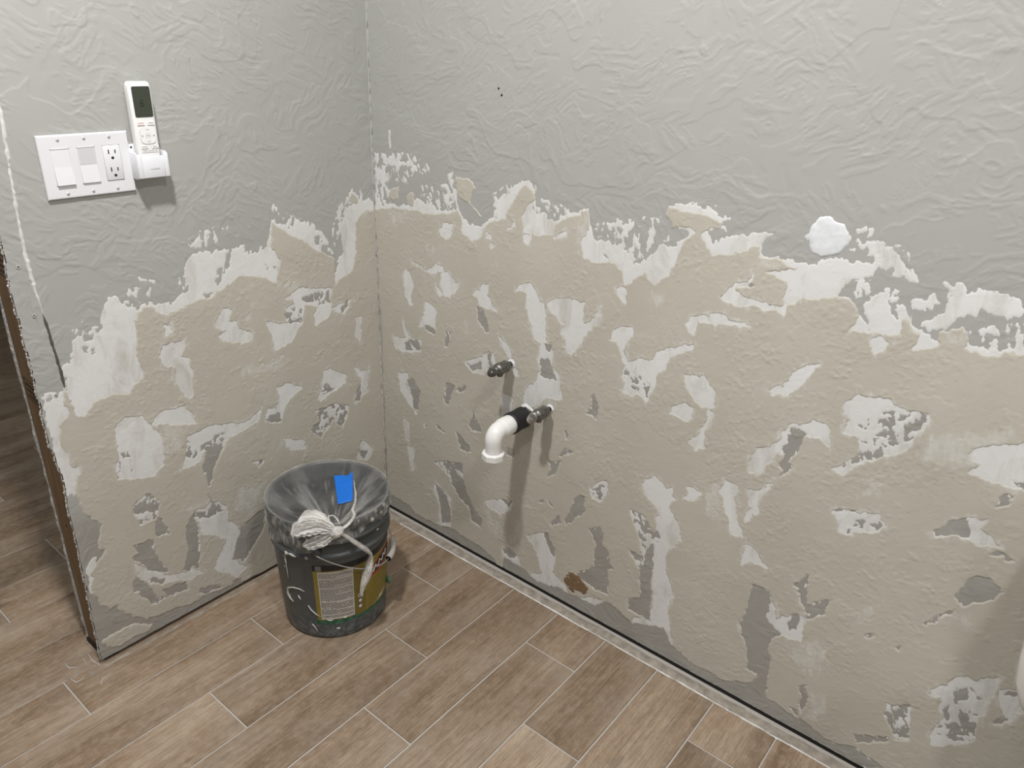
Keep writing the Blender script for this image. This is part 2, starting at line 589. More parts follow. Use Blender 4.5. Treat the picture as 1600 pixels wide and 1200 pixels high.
def plaster_wall(side, patches, umax, zmax, cell, seed, parent, edge=None):
    z0 = 12.0
    u1 = np.arange(0, umax + cell, cell, dtype=np.float32)
    z1 = np.arange(z0, zmax, cell, dtype=np.float32)
    U, Z = np.meshgrid(u1, z1, indexing='ij')
    ju = (fbm(U / 34, Z / 34, seed, 3) - .5) * 13 + (fbm(U / 8, Z / 8, seed + 3, 2) - .5) * 8
    jz = (fbm(U / 34, Z / 34, seed + 5, 3) - .5) * 13 + (fbm(U / 8, Z / 8, seed + 8, 2) - .5) * 8
    Uj, Zj = U + ju, Z + jz
    T = np.full(U.shape, -PAD, np.float32)
    for k, p in patches:
        if k == 'T':
            r = sdf_into(Uj, Zj, p, 0, z0, cell)
            if r:
                T[r[0]] = np.maximum(T[r[0]], r[1])
    W = T.copy()
    bare = np.maximum(sstep(-2, 5, T), sstep(430, 370, Z + ju * 3))  # compound area, plus everything below a ragged height
    strokes = fbm((U * .9 + Z * .3) / 5.5, (Z * .9 - U * .3) / 17, seed + 31, 3)
    blot = fbm(Uj / 13, Zj / 11, seed + 37, 3)
    for k, p in patches:
        if k in 'FS':
            r = sdf_into(Uj, Zj, p, 0, z0, cell)
            if not r:
                continue
            w, s = r
            if k == 'F':
                s = s + (strokes[w] - .5) * 11 + (blot[w] - .5) * 6
            else:
                s = np.minimum(s * .5, (strokes[w] * .6 + blot[w] * .4 - .53) * 60)
            W[w] = np.maximum(W[w], s)
    pale = np.zeros(U.shape, np.float32)
    for k, p in patches:
        if k in 'WGMP':
            r = sdf_into(Uj, Zj, p, 0, z0, cell)
            if not r:
                continue
            w, s = r
            if k == 'P':
                pale[w] = np.maximum(pale[w], .85 * sstep(-8, 16, s + (strokes[w] - .5) * 30))
                continue
            T[w] = np.minimum(T[w], -s)
            if k == 'W':
                pale[w] = np.maximum(pale[w], .9 * sstep(-13, 0, s + (strokes[w] - .5) * 22))
            if k == 'G':
                W[w] = np.minimum(W[w], -s - .5 + np.where(strokes[w] > .68, 4, 0))
            if k == 'M':
                W[w] = np.minimum(W[w], np.maximum(-s, (blot[w] * .65 + strokes[w] * .35 - .49) * 70))
    pale = np.maximum(pale, .5 * sstep(10, 0, T))
    base = trowel(U, Z, seed + 70)
    # the wall was knifed flatter where compound went on
    damp = 1 - .75 * sstep(-14, 2, np.maximum(T, W))
    hb = base * damp
    Tf = T + (fbm(U / 5, Z / 5, seed + 90, 2) - .5) * 1.6
    wrk = fbm((U * .75 + Z * .65 + ju * 4) / 30, (Z * .75 - U * .65 + jz * 4) / 8, seed + 95, 2)
    wm = sstep(.54, .66, fbm(U / 85, Z / 70, seed + 97, 2))
    lap = fbm((U + ju * 5) / 120, (Z + jz * 5) / 90, seed + 99, 2)
    wrk2 = fbm((U * .3 - Z * .95 + ju * 5) / 36, (Z * .3 + U * .95 + jz * 5) / 9, seed + 103, 2)
    wm2 = sstep(.56, .68, fbm(U / 70, Z / 85, seed + 105, 2))
    ht = .0011 * np.tanh(Tf / 2.2) + .0006 * np.exp(-((Tf - 2.4) / 1.6) ** 2)
    drops = sstep(.72, .80, fbm(U / 6.5, Z / 6.5, seed + 120, 1)) * sstep(.5, .62, fbm(U / 60, Z / 60, seed + 121, 2))
    ht = ht + sstep(0, 8, Tf) * (.0003 * wm * sstep(.51, .57, wrk) + .0002 * wm * np.exp(-((wrk - .58) / .03) ** 2)
                                 + .0003 * wm2 * sstep(.52, .58, wrk2) + .0005 * drops
                                 + .0004 * sstep(.545, .555, lap) + .00025 * np.exp(-((lap - .557) / .006) ** 2))
    hw = .0005 * np.tanh(W / 1.6) + .0002 * sstep(0, 4, W) * (strokes - .5)
    ok = np.ones((U.shape[0] - 1, U.shape[1] - 1), bool)
    if edge is not None:
        ok = (U < edge(Z))[:-1, :-1] & (U < edge(Z))[1:, 1:]

    def anyv(m):
        return m[:-1, :-1] | m[1:, :-1] | m[1:, 1:] | m[:-1, 1:]

    def place(h):
        if side == 'right':
            return -h, -U / 1000, Z / 1000
        return -U / 1000, -h, Z / 1000
    hm = hb + .0  # painted drywall face
    X, Y, Q = place(hm)
    # coarser grid for the painted face
    kk = ok
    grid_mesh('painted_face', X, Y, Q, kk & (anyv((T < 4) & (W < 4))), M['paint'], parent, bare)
    X, Y, Q = place(hb + np.maximum(ht, -.0006))
    t = grid_mesh('tan_compound', X, Y, Q, ok & anyv(ht > -.0001), M['tan'], parent, pale)
    t['label'] = 'beige second coat of joint compound with torn ragged edges'
    X, Y, Q = place(hb + np.maximum(hw, -.0004))
    w = grid_mesh('white_compound', X, Y, Q, ok & anyv((hw > -.0001) & (Tf < 5)), M['white'], parent)
    w['label'] = 'thin white first coat of compound showing at the edges and in gaps'


RIGHT_PATCHES = """
T 1,952 86,967 146,970 226,973 287,986 297,998 316,985 319,939 346,930 382,942 391,971 421,991 445,998 463,1020 478,1055 489,1069 516,1078 539,1067 534,1049 518,1036 506,1008 513,973 591,987 596,1009 625,1028 658,1040 679,1054 683,1037 685,1010 671,980 683,947 712,946 755,958 778,935 788,912 802,922 829,952 847,932 859,928 888,958 899,1006 915,1038 924,1049 912,1059 899,1054 878,1053 866,1067 861,1090 908,1089 941,1089 962,1080 984,1077 982,1060 959,1058 944,1046 958,1024 970,1012 1007,1024 1039,1039 1059,1052 1063,1028 1101,1033 1139,1020 1083,1002 1124,993 1123,968 1115,929 1124,944 1157,973 1189,972 1213,989 1238,989 1253,958 1246,926 1268,938 1279,935 1310,939 1326,947 1321,969 1329,977 1339,965 1355,951 1348,927 1385,939 1383,965 1413,976 1422,970 1421,948 1470,949 1476,961 1502,962 1634,950 1880,142 1674,-61 1448,9 1357,39 1324,55 1328,65 1336,23 1328,46 1303,47 1257,58 1255,61 1239,164 1231,191 1241,224 1256,238 1233,247 1214,271 1218,308 1207,332 1171,329 1172,295 1172,241 1162,213 1170,190 1188,173 1200,138 1199,109 1221,105 1226,87 1203,64 1175,49 1145,38 1062,39 1012,62 986,96 905,57 832,81 796,50 786,49 725,47 657,41 609,26 575,40 535,46 486,48 484,3 423,33 386,43 336,41 291,47 224,33 135,32 107,49 5,58 9,77 7,596
T 297,1072 338,1068 361,1056 349,1036 339,1019 365,1004 386,989 368,992 344,1013 318,1024 300,1033
T 64,1013 92,1019 93,991 78,978 60,990
T 124,1003 150,1019 156,1008 149,979 129,980
T 1543,236 1572,241 1563,209 1560,176 1538,137 1515,207
F -10,950 0,985 9,1020 21,963 50,968 87,973 152,981 159,1000 199,998 227,983 287,992 303,1006 319,986 345,963 376,972 391,982 420,994 424,1025 433,1048 461,1059 470,1078 493,1085 520,1089 539,1074 536,1049 532,1031 560,1017 582,1017 600,1017 620,1034 601,1057 628,1049 637,1037 665,1051 681,1054 689,1018 703,993 735,999 750,1005 739,996 770,998 787,985 798,959 813,966 833,980 849,1003 880,1012 914,1044 910,1049 878,1056 859,1091 906,1101 955,1103 984,1089 996,1090 984,1077 988,1060 953,1054 966,1035 999,1053 1035,1062 1055,1075 1074,1069 1063,1046 1063,1031 1078,1031 1107,1034 1138,1026 1165,1034 1171,1044 1206,1048 1255,1055 1259,1072 1230,1083 1240,1088 1266,1085 1282,1093 1288,1078 1304,1062 1328,1043 1341,1039 1309,1050 1270,1044 1266,1049 1260,1034 1223,1020 1213,989 1237,992 1253,955 1279,935 1258,982 1266,996 1289,1007 1299,975 1315,970 1307,994 1319,997 1339,965 1357,953 1364,963 1379,964 1383,965 1389,970 1398,989 1429,1005 1439,1018 1467,1009 1483,1023 1477,1037 1434,1051 1420,1045 1405,1034 1377,1027 1379,1011 1378,995 1370,987 1351,977 1366,958 1392,931 1422,959 1448,958 1475,963 1501,966 1623,987 1663,854 1263,700 493,588 20,638
F 1156,1117 1172,1120 1182,1111 1198,1110 1210,1093 1211,1077 1199,1058 1171,1047 1153,1052 1141,1081 1146,1102
F 1221,1103 1237,1113 1246,1112 1245,1098 1233,1106
F 1367,1042 1400,1046 1405,1034 1391,1025 1379,1028
F 1326,1004 1340,1013 1352,1013 1359,1027 1366,1008 1361,996 1341,990
F 1214,1072 1223,1074 1223,1067 1216,1065
F 62,1158 80,1159 73,1143 78,1115 69,1114
F 97,1084 155,1092 149,1078 126,1073 97,1072
F 166,1086 205,1073 200,1068 172,1079
F 13,1090 22,1089 17,996 7,986
F 33,1064 52,1074 43,1016 31,965 25,981
F 59,1097 77,1097 91,1083 82,1070 61,1075
F 273,1073 286,1084 294,1055 279,1037
F 262,1031 292,1035 287,1019 268,1016
F 557,1059 580,1055 582,1049 563,1049
F 727,1021 737,1038 758,1040 781,1037 798,1056 796,1039 790,1032 790,1012 777,1010 767,1028 743,1030
F 821,1047 831,1039 827,1041
F 723,1000 741,993 737,978 717,981
F 861,1018 876,1047 880,1051 869,1018
F 1399,994 1401,1006 1409,1018 1461,1031 1467,1011 1433,1014 1424,1003
S 56,1103 162,1114 211,1078 205,1066 155,1063 142,1034 89,1031 54,1063
S 171,1034 302,1052 303,991 227,979 182,996
S 7,1093 68,1100 62,969 2,960
S 688,1024 875,1075 884,1010 779,959 697,978
S 517,1053 597,1051 625,1028 539,999
S 414,1053 470,1082 472,1032 420,1002
S 905,1107 981,1107 993,1088 961,1086
S 1365,1046 1404,1049 1409,1018 1378,1022
S 1421,973 1488,1012 1501,965 1460,953
S 1189,1013 1263,1029 1269,1002 1245,991 1203,987
S 1283,1011 1315,1024 1321,969 1296,974
S 1218,1092 1299,1093 1336,1039 1272,1036 1226,1080
W 240,929 260,956 287,957 276,919 260,912
W 245,824 271,829 293,811 309,812 304,796 276,765 259,769 248,792
W 104,783 117,806 132,793 141,769 130,730 142,706 127,711 109,744
W 145,829 202,817 225,843 248,843 259,825 239,829 219,816 190,819
W 515,966 536,977 528,950 516,951
W 397,954 412,951 410,939 397,941
W 408,931 425,934 413,917
W 465,979 481,995 484,986
W 594,980 628,997 624,989 599,975
W 189,735 224,721 227,668 200,668 162,653 175,682 188,703
W 359,792 375,788 386,769 433,772 401,802 408,828 385,823 385,806 369,807
W 100,663 115,629 136,611 126,599 108,627
W 58,597 124,612 168,615 155,578 96,564 64,572
W 77,491 120,504 106,465 125,430 137,383 150,387 117,402 85,438
W 92,354 112,348 114,279 97,283
W 110,266 130,263 132,186 118,186
W 230,784 254,768 242,761 233,767
W 446,704 478,679 484,659 511,628 517,617 502,617 490,644 474,661
W 334,602 362,615 395,638 405,650 432,653 438,633 396,584 363,579
W 533,824 558,834 576,819 584,793 593,732 580,720 555,730 544,763 535,793
W 575,723 609,708 621,670 637,650 646,598 627,592 598,587 585,561 556,551 531,547 534,583 567,620 575,652
W 517,515 547,538 562,530 528,509
W 463,551 494,552 499,508 465,487
W 587,822 608,844 631,844 691,854 686,823 692,798 720,824 734,849 722,805 699,769 668,717 654,721 652,748 633,766 640,784 616,801 593,807
W 494,831 500,846 521,857 538,857 553,845 564,824 574,807 527,799 530,832 510,839
W 766,783 774,808 795,820 813,818 815,804 802,789 801,763 816,740 842,759 873,764 892,792 926,816 961,824 942,806 912,783 904,763 898,746 818,722 799,743 790,771 784,786
W 766,897 781,907 790,899 790,874 771,887
W 1056,1000 1050,977 1033,970 1016,950 1001,932 1033,927 1053,927 1066,940 1096,931 1104,938 1124,928 1126,938 1116,942 1107,940 1088,945 1056,944 1042,950 1029,953 1028,959 1043,966 1053,977
W 952,882 1004,902 1025,897 1071,894 1033,892 994,882 960,877 961,847 949,854 941,865
W 1286,904 1287,925 1302,929 1316,927 1310,914 1292,901
W 1157,805 1165,827 1188,847 1212,859 1201,842 1192,816 1155,771 1147,779 1133,766 1126,775 1141,791 1153,789
W 825,735 894,775 901,754 885,731 884,704 875,670 852,675 840,674 833,664 812,669 813,693 804,706 806,722
W 930,654 935,675 959,693 978,686 977,667 968,654 949,657
W 947,750 992,764 1020,741 1025,710 1015,703 998,700 978,712 961,725
W 1012,701 1021,690 1011,641 1011,618 1017,601 1003,596 982,607 1002,623 1006,651 1012,679
W 1177,716 1168,681 1153,657 1129,644 1112,608 1117,595 1139,590 1147,622 1167,652 1182,658 1184,666 1202,704 1219,707 1237,711 1259,705 1254,730 1242,746 1221,744 1201,722 1186,720
W 887,462 909,487 934,482 943,470 957,484 961,460 973,457 959,443 963,418 984,407 995,360 979,329 960,351 941,337 932,369 939,408 921,425 899,433
W 994,500 1024,496 1007,468 993,466 998,485
W 1126,545 1149,555 1170,586 1164,565 1149,532 1148,503 1135,474 1130,483 1140,508
W 1076,547 1102,546 1103,519 1110,486 1132,431 1107,427 1098,464 1085,475 1083,506 1067,519
W 1142,365 1145,417 1160,416 1196,387 1183,386 1162,384
W 1269,792 1288,821 1301,816 1330,827 1339,822 1341,815 1371,810 1403,816 1406,805 1392,768 1386,747 1360,721 1312,688 1288,654 1275,663 1314,706 1310,735 1299,746 1282,739 1278,766
W 1290,572 1303,584 1334,589 1369,598 1386,585 1376,569 1320,529 1309,540 1300,566
W 1474,769 1490,790 1542,816 1618,848 1645,755 1564,738 1537,736 1501,736 1480,734 1501,755
W 1461,603 1483,637 1504,652 1531,661 1525,646 1539,638 1558,623 1538,617 1511,615 1490,609 1465,596
W 911,82 932,99 950,95 953,146 937,281 935,348 929,394 967,412 984,350 967,296 973,253 996,205 990,158 1008,90 1015,74 1008,59 965,53 920,46 901,55
W 1170,316 1206,335 1220,309 1214,271 1225,251 1223,186 1206,157 1188,173 1164,204 1180,237 1182,270
W 418,206 453,226 508,246 504,218 471,188 436,187
W 568,160 620,195 654,161 664,135 649,85 698,64 715,41 808,78 828,69 786,49 686,19 632,21 593,28 575,40 623,71 603,125 580,145
W 743,392 791,426 798,398 779,362 750,372
W 1555,299 1574,332 1628,369 1632,348 1625,304 1628,286 1619,268 1627,207 1565,158 1558,184 1573,238 1557,247 1571,278 1538,266
W 1635,343 1658,359 1643,417 1649,428 1677,326 1666,314 1660,282 1648,269 1651,284 1654,293
W 1139,24 1210,68 1212,11 1151,2
W 1207,328 1222,306 1235,274 1277,308 1289,298 1292,248 1256,234 1220,257
W 481,79 533,78 552,39 513,13 486,37
W 226,187 284,157 284,62 231,36 238,103 212,159
G 370,761 392,758 417,701 404,701 377,724
G 187,662 229,664 223,642 205,648 181,651
G 101,592 123,603 135,577 109,570
G 123,605 155,612 167,586 155,580 136,592
G 268,670 282,671 271,625 259,622
G 335,598 357,597 390,618 393,597 363,583
G 406,645 422,650 420,623 434,609 412,603
G 587,718 603,722 603,702 590,706
G 574,658 587,685 611,688 620,657 631,638 610,631 590,636 581,637
G 721,585 732,635 744,623 753,576 730,584
G 349,422 371,474 395,415 367,404
G 301,380 344,361 362,337 320,331
G 113,477 140,490 158,461 157,400 137,388 125,430
G 259,513 295,520 277,456 259,455
G 301,512 335,533 336,519 318,506
G 659,516 672,512 666,492
G 653,444 666,465 694,467 690,461 662,446
G 607,424 620,415 656,430 647,393 619,363 627,394
G 490,402 507,403 508,380 486,381
G 176,365 188,354 175,349
G 221,376 258,364 233,360
G 283,270 320,285 327,261 302,257
G 277,252 327,240 352,187 371,158 402,134 397,110 366,112 353,155 315,171 284,206
G 219,178 252,170 277,137 281,71 245,49 238,109
G 472,232 508,246 496,220
G 693,285 701,336 718,360 732,360 736,315 688,253 682,265
G 625,305 647,284 629,290
G 593,281 613,293 609,283
G 638,235 661,270 668,249 648,234
G 620,195 630,198 660,149 659,132 639,148
G 481,77 504,85 534,73 511,59 485,65
G 486,43 552,39 600,4 532,-6 484,3
G 755,268 781,293 797,281 795,247 816,228 821,202 839,191 821,182 827,104 776,101 729,118 767,148 784,172 775,207 782,240 766,257
G 224,33 291,47 336,35 386,43 423,33 481,1 336,-5 99,34 48,23 106,25
G 907,232 916,261 923,306 933,311 937,281 940,212 952,96 891,100 887,128 917,145 912,187
G 1196,150 1224,178 1221,235 1233,247 1256,238 1241,224 1234,184 1241,156 1255,61 1305,38 1325,9 1210,24 1218,20 1212,70 1226,87 1221,105 1199,109 1200,138
G 1307,64 1325,68 1328,41 1390,31 1450,52 1506,38 1452,-7
G 1254,371 1264,388 1279,413 1282,378 1287,339 1309,360 1328,377 1321,334 1300,309 1288,302 1292,317 1274,340 1266,369
G 1261,281 1264,300 1277,304 1277,273 1263,256
G 1316,133 1330,142 1334,85 1332,63 1322,95
G 1180,703 1193,718 1216,710 1206,681 1205,670 1191,643 1201,636 1196,620 1180,602 1183,618 1175,629 1184,648 1173,672 1180,686
G 1295,578 1328,595 1325,588 1298,575
G 1461,605 1483,636 1498,648 1509,643 1513,618 1467,599
G 1537,688 1537,708 1552,723 1549,697
G 1549,602 1566,618 1586,605 1573,601 1571,610
G 1548,744 1561,748 1595,752 1564,738
G 1525,498 1534,518 1532,540 1563,559 1571,547 1588,541 1576,517 1553,500 1540,478 1526,492
G 1495,410 1522,460 1533,470 1524,454 1500,409
G 1406,333 1412,345 1419,342 1412,329
G 1461,338 1470,347 1469,333
G 1439,83 1456,92 1494,118 1502,109 1449,67
G 1643,344 1659,356 1661,350 1647,338
G 1646,274 1657,292 1661,287 1650,270
G 1050,970 1057,977 1064,972 1055,967
G 722,967 732,972 741,963 731,958
M 989,-68 991,-69 993,-65
M 1296,759 1326,799 1357,813 1404,813 1390,765 1357,736 1351,714 1311,691 1277,660 1313,712 1308,734 1336,754 1319,758
M 1312,542 1332,570 1373,596 1387,582 1323,532
M 1567,295 1582,330 1625,304 1586,284 1591,263 1621,273 1629,209 1598,193 1559,180 1575,230 1557,247
M 805,729 830,725 871,719 876,678 831,679 812,701
M 1479,198 1515,220 1531,141 1506,121 1481,174
M 871,266 903,263 932,369 946,331 934,289 918,243 902,234
M 858,379 906,375 945,303 905,283
M 213,252 327,287 327,225 284,227
M 748,390 788,411 787,370 755,365
P 49,959 140,973 128,947 84,906
P 167,878 248,902 248,877 191,862
P 1100,1012 1175,1039 1225,1038 1239,995 1214,986 1190,969 1129,951
P 1242,1007 1321,997 1324,953 1273,939
P 1057,1030 1107,1034 1160,1033 1162,1019 1061,1004
P 650,1032 682,1044 705,979 682,954 657,949
P 833,922 882,920 884,879 842,883
P 895,822 928,827 927,809 891,803
P 1387,969 1420,975 1420,950 1389,942
P 1434,1045 1456,1050 1479,1035 1463,1008 1443,1016
P 1407,787 1533,848 1543,811 1483,735 1422,726 1394,737
P 1341,662 1367,670 1364,634 1328,618
P 1035,533 1077,543 1088,476 1080,435 1044,448 1033,496
P 1068,763 1123,787 1125,775 1077,749
P 926,736 937,740 943,697 930,711
P 966,305 990,370 986,395 956,380 971,205 1013,83 985,165
P 1280,222 1296,259 1330,272 1357,254 1362,231 1341,172 1307,168 1277,198
P 1332,130 1372,149 1387,113 1366,50 1343,58
P 1378,388 1416,433 1422,429 1398,355 1368,321
P 1524,454 1553,482 1567,450 1547,438
P 389,203 454,180 491,133 469,95 421,115
P 532,216 564,230 559,129 493,90
P 594,585 617,593 642,580 630,558 600,561
P 327,720 338,723 339,675 322,671
P 494,548 515,555 517,524 497,498
P 424,891 444,891 435,874 419,875
"""
LEFT_PATCHES = """
T -3,951 37,956 68,923 77,847 93,797 130,785 149,769 146,840 207,880 274,927 321,963 328,904 307,861 327,817 365,837 420,851 446,837 488,831 502,815 537,821 577,806 614,804 638,829 656,829 671,819 679,777 685,739 683,689 687,671 706,662 716,646 755,656 792,654 815,632 832,642 834,680 840,700 849,670 847,648 864,625 872,583 866,554 867,531 847,511 865,463 858,415 827,361 842,335 844,305 832,296 851,279 875,253 877,222 872,169 852,135 835,137 819,96 783,60 734,44 686,39 644,31 619,34 545,21 516,13 412,0 -7,-3 -11,591
T 885,63 871,70 803,63 765,37 774,25 845,23 873,38
T 75,999 60,984 53,971 77,968 88,988
F -6,963 11,978 44,976 44,1007 52,977 74,1011 83,999 77,968 94,952 120,924 115,880 113,854 134,838 145,795 179,859 205,901 195,927 250,959 273,936 317,971 316,1002 329,933 335,909 354,897 402,894 406,921 432,918 447,895 468,861 479,863 451,895 440,919 472,918 483,909 498,924 537,915 548,896 558,879 541,843 572,839 597,819 624,832 638,829 666,828 682,835 696,853 714,867 750,824 749,810 766,787 784,795 788,807 807,795 815,745 840,742 836,720 835,694 836,702 854,690 871,680 868,692 887,673 882,639 882,617 891,507 883,460 865,463 846,510 599,462 88,460 11,636
F 534,941 502,952 491,971 479,962 503,945 527,935
F 681,870 668,874 653,867 668,859 681,862
F 649,891 629,887 614,877 636,882
F 448,963 435,970 444,961
F 782,829 772,833 779,827
F 876,278 851,295 877,206 884,152 880,208 882,265
S 314,999 250,962 180,927 141,846 193,868 274,930
S 124,968 75,999 80,925 140,858 143,922
S 569,882 536,875 541,839 571,846
S 684,881 631,870 636,846 681,860
S 804,818 748,817 767,752 808,764
S 702,854 595,829 572,839 552,819 593,799 703,812
S 405,898 324,923 324,887 398,885
S 886,705 845,691 872,628 889,649
S 534,961 475,976 462,934 529,924
W 624,732 573,733 577,707 594,696 573,686 570,653 579,591 591,591 609,626 609,673 630,684 635,712
W 499,752 475,778 455,777 462,751 443,738 441,721 408,704 420,682 465,699 492,715 469,729 496,744
W 617,777 604,774 601,760 614,758
W 362,723 312,704 262,691 295,654 346,648 353,683
W 308,773 253,785 194,769 159,765 166,734 177,689 217,679 223,707 206,723 250,740 261,704 305,702 304,740 271,751
W 168,704 136,713 94,717 121,689
W 85,666 64,661 77,586 92,619
W 206,538 182,537 130,506 136,479 188,467 221,456 232,467 210,496
W 99,519 74,496 47,495 60,430 102,406 105,430 76,466
W 358,539 322,540 279,519 319,498 340,470 351,439 396,463 386,487 358,477 347,508
W 88,274 43,231 73,202 105,224
W 345,386 294,365 281,330 334,345
W 760,573 736,591 701,586 685,552 668,520 672,450 698,431 755,445 775,462 766,520
W 666,577 643,581 598,573 581,524 627,537 659,550 684,559
W 606,495 543,505 455,472 406,494 419,467 498,452 517,442 567,449 584,420 630,418 614,442
W 615,269 571,304 532,265 542,226 518,199 507,173 544,111 503,55 534,42 591,102 545,173 613,225
W 872,568 867,531 849,511 865,459 884,464 888,521
W 780,234 765,204 716,154 668,129 644,133 624,111 656,104 719,138 753,150 775,185
G 785,189 766,158 749,130 746,106 720,85 759,92 767,110 778,126 791,152
G 730,117 668,102 666,78 720,89
G 758,165 718,146 723,136 752,154
G 635,63 583,40 615,36 637,50
G 543,35 522,29 523,10 541,19
G 770,274 726,270 729,230 704,160 728,169 750,187 778,245 760,252
G 640,262 618,284 622,200 628,123 643,141 657,127 670,139 645,204 648,232
G 711,319 698,309 687,266 714,276 717,302
G 755,378 729,373 701,355 714,338 745,357
G 529,112 503,181 471,196 426,205 437,146 478,106 503,78 535,97
G 563,452 517,442 545,394 573,338 583,398 567,426
G 577,325 570,313 547,254 585,272 568,293
G 255,761 218,759 220,739 249,746
G 133,699 102,719 107,706 125,690
G 95,442 76,459 84,408 101,414
G 396,463 348,466 351,439 376,448
G 468,861 447,895 436,915 444,886 465,849 483,838 485,850
G 520,827 497,824 510,815
G 99,246 62,231 82,210
M 763,518 743,514 740,446 771,452
M 608,483 591,459 512,476 513,436 585,443 630,418
M 759,378 720,394 695,355 717,317 747,319 759,361
M 635,275 607,293 536,268 570,251 607,265
M 304,740 258,729 262,691 298,700
M 217,765 164,760 167,720 213,725
M 243,435 166,422 124,407 155,341 186,383 231,340 268,385 227,391
M 349,861 303,868 321,831 347,840
M 209,503 170,475 221,463
M 385,468 348,459 374,445
M 446,360 409,345 430,337
M 787,775 760,771 767,752 788,754
M 309,729 279,739 283,697 303,697
P 803,790 783,784 797,743 809,743
P 757,784 733,777 756,738 774,729
P 511,667 491,665 503,636
P 573,576 524,576 526,564 564,560
P 663,551 589,523 623,463 671,458
P 365,389 316,379 321,326 364,350
P 654,317 582,319 573,295 630,286
P 883,74 810,63 806,47 873,58
P 775,223 668,129 677,117 752,154
P 399,829 380,825 399,726 418,731
P 327,820 251,804 261,775 304,778
P 93,970 12,960 48,920 73,911
P 431,630 291,619 344,582 478,599
P 494,315 417,279 461,195 526,243
"""

# ------------------------------------------------------------------ room shell
# floor slab (grout level) with individual tiles
fl_v, fl_f = box_data(-3.4, 0.30, -3.2, 3.2, -0.08, -0.0022)
floor = mesh('floor', fl_v, fl_f, M['grout'], kind='structure')
floor['label'] = 'floor of brown wood-look plank tiles with pale grout lines'

YB = [0.012 - 0.138] + [0.0]  # placeholder, rebuilt below
rows = {0: (-0.123, 0.012)}
for k in range(1, 10):
    rows[k] = (-0.1125 - 0.1487 * k, -0.1125 - 0.1487 * (k - 1) if k > 1 else -0.123)
for k in range(-1, -20, -1):
    rows[k] = (0.012 + 0.1487 * (-k - 1), 0.012 + 0.1487 * (-k))
TL_, G_ = 0.5985, 0.0032
tile_cache = {}


def tile(x0, x1, y0, y1):
    w, d = round(x1 - x0, 3), round(y1 - y0, 3)
    key = (w, d)
    if key not in tile_cache:
        c = 0.0012
        a, b = w / 2, d / 2
        v = []
        for (r, z) in ((0, -0.006), (0, -c), (c, 0)):
            v += [(-a + r, -b + r, z), (a - r, -b + r, z), (a - r, b - r, z), (-a + r, b - r, z)]
        f = [(8, 9, 10, 11)]
        for s in (0, 4):
            for q in range(4):
                f.append((s + q, s + (q + 1) % 4, s + 4 + (q + 1) % 4, s + 4 + q))
        me = bpy.data.meshes.new('tile')
        me.from_pydata(v, [], f)
        me.materials.append(M['tile'])
        tile_cache[key] = me
    o = bpy.data.objects.new('tile', tile_cache[key])
    o.location = ((x0 + x1) / 2, (y0 + y1) / 2, random.uniform(-.0003, .0003))
    COL.objects.link(o)
    o.parent = floor


for k, (ya, yb) in rows.items():
    j0 = -0.977 + 0.4 * k
    j0 = j0 - math.floor((j0 + 3.0) / TL_) * TL_
    x = j0 - TL_ * 1
    while x < 0.0:
        xa, xb = x + G_ / 2, x + TL_ - G_ / 2
        end = -0.038 if k >= 0 else -0.006
        xb = min(xb, end)
        if xb - xa > 0.02 and xa > -2.6 and ya > -1.65 and yb < 2.9:
            if not (k in (-1,) and xa > -0.8):
                tile(xa, xb, ya + G_ / 2, yb - G_ / 2)
        x += TL_

# mortar along the walls
def bead(name, p0, p1, side, w0, hgt, seed, n=420, mat='mortar'):
    v, f = [], []
    rs = np.random.RandomState(seed)
    for i in range(n + 1):
        t = i / n
        L = math.hypot(p1[0] - p0[0], p1[1] - p0[1]) * 1000
        s = t * L
        nz = [float(fbm(np.array([s / 30.0]), np.array([q * 7.3 + seed]), seed, 3)[0]) for q in range(5)]
        x, y = p0[0] + (p1[0] - p0[0]) * t, p0[1] + (p1[1] - p0[1]) * t
        for q, (o, h) in enumerate(((0, 0), (.25, .7), (.5, .45), (.78, 1.0), (1, .1))):
            oo = o * w0 + (nz[q] - .5) * .006
            hh = hgt * h * (.3 + 1.4 * nz[(q + 2) % 5]) - .0012
            v.append((x + side[0] * oo, y + side[1] * oo, max(hh, -.0015 if q in (0, 4) else -.0005)))
    for i in range(n):
        for q in range(4):
            f.append((i * 5 + q, i * 5 + q + 1, i * 5 + 6 + q, i * 5 + 5 + q))
    o = mesh(name, v, f, M[mat], floor, smooth=True)
    return o


b = bead('mortar_bead', (-0.008, 0.0), (-0.008, -1.75), (-1, 0), 0.030, 0.0024, 3)
b['label'] = 'pale mortar strip between the tile edge and the right wall'
b = bead('mortar_bead', (-0.004, -0.003), (-0.93, -0.003), (0, -1), 0.014, 0.0028, 5, 260)
b['label'] = 'pale mortar strip along the foot of the left wall'
b = bead('caulk_line', (-0.034, -0.10), (-0.034, -1.75), (-1, 0), 0.005, 0.0020, 9, 300, 'white')
b['label'] = 'thin white line along the cut tile ends'
b = bead('mortar_bead', (-0.905, 0.115), (-0.915, -0.03), (-1, 0), 0.010, 0.0016, 11, 60)
b['label'] = 'pale mortar around the wall end'
# stray plaster scrapings on the floor by the wall end
sc = MB()
for pts in (((-0.952, 0.075), (-0.95, 0.045), (-0.935, 0.03)), ((-0.965, 0.02), (-0.958, -0.012), (-0.94, -0.012)),
            ((-0.925, -0.06), (-0.915, -0.045), (-0.89, -0.045)), ((-0.90, 0.07), (-0.905, 0.03), (-0.90, 0.0))):
    v, f = tube_data([(x, y, 0.0006) for x, y in pts], [.0012, .002, .0012], 6, .6)
    sc.add(v, f)
sc.build('plaster_scraping', M['grout'], floor, True, 'stuff')

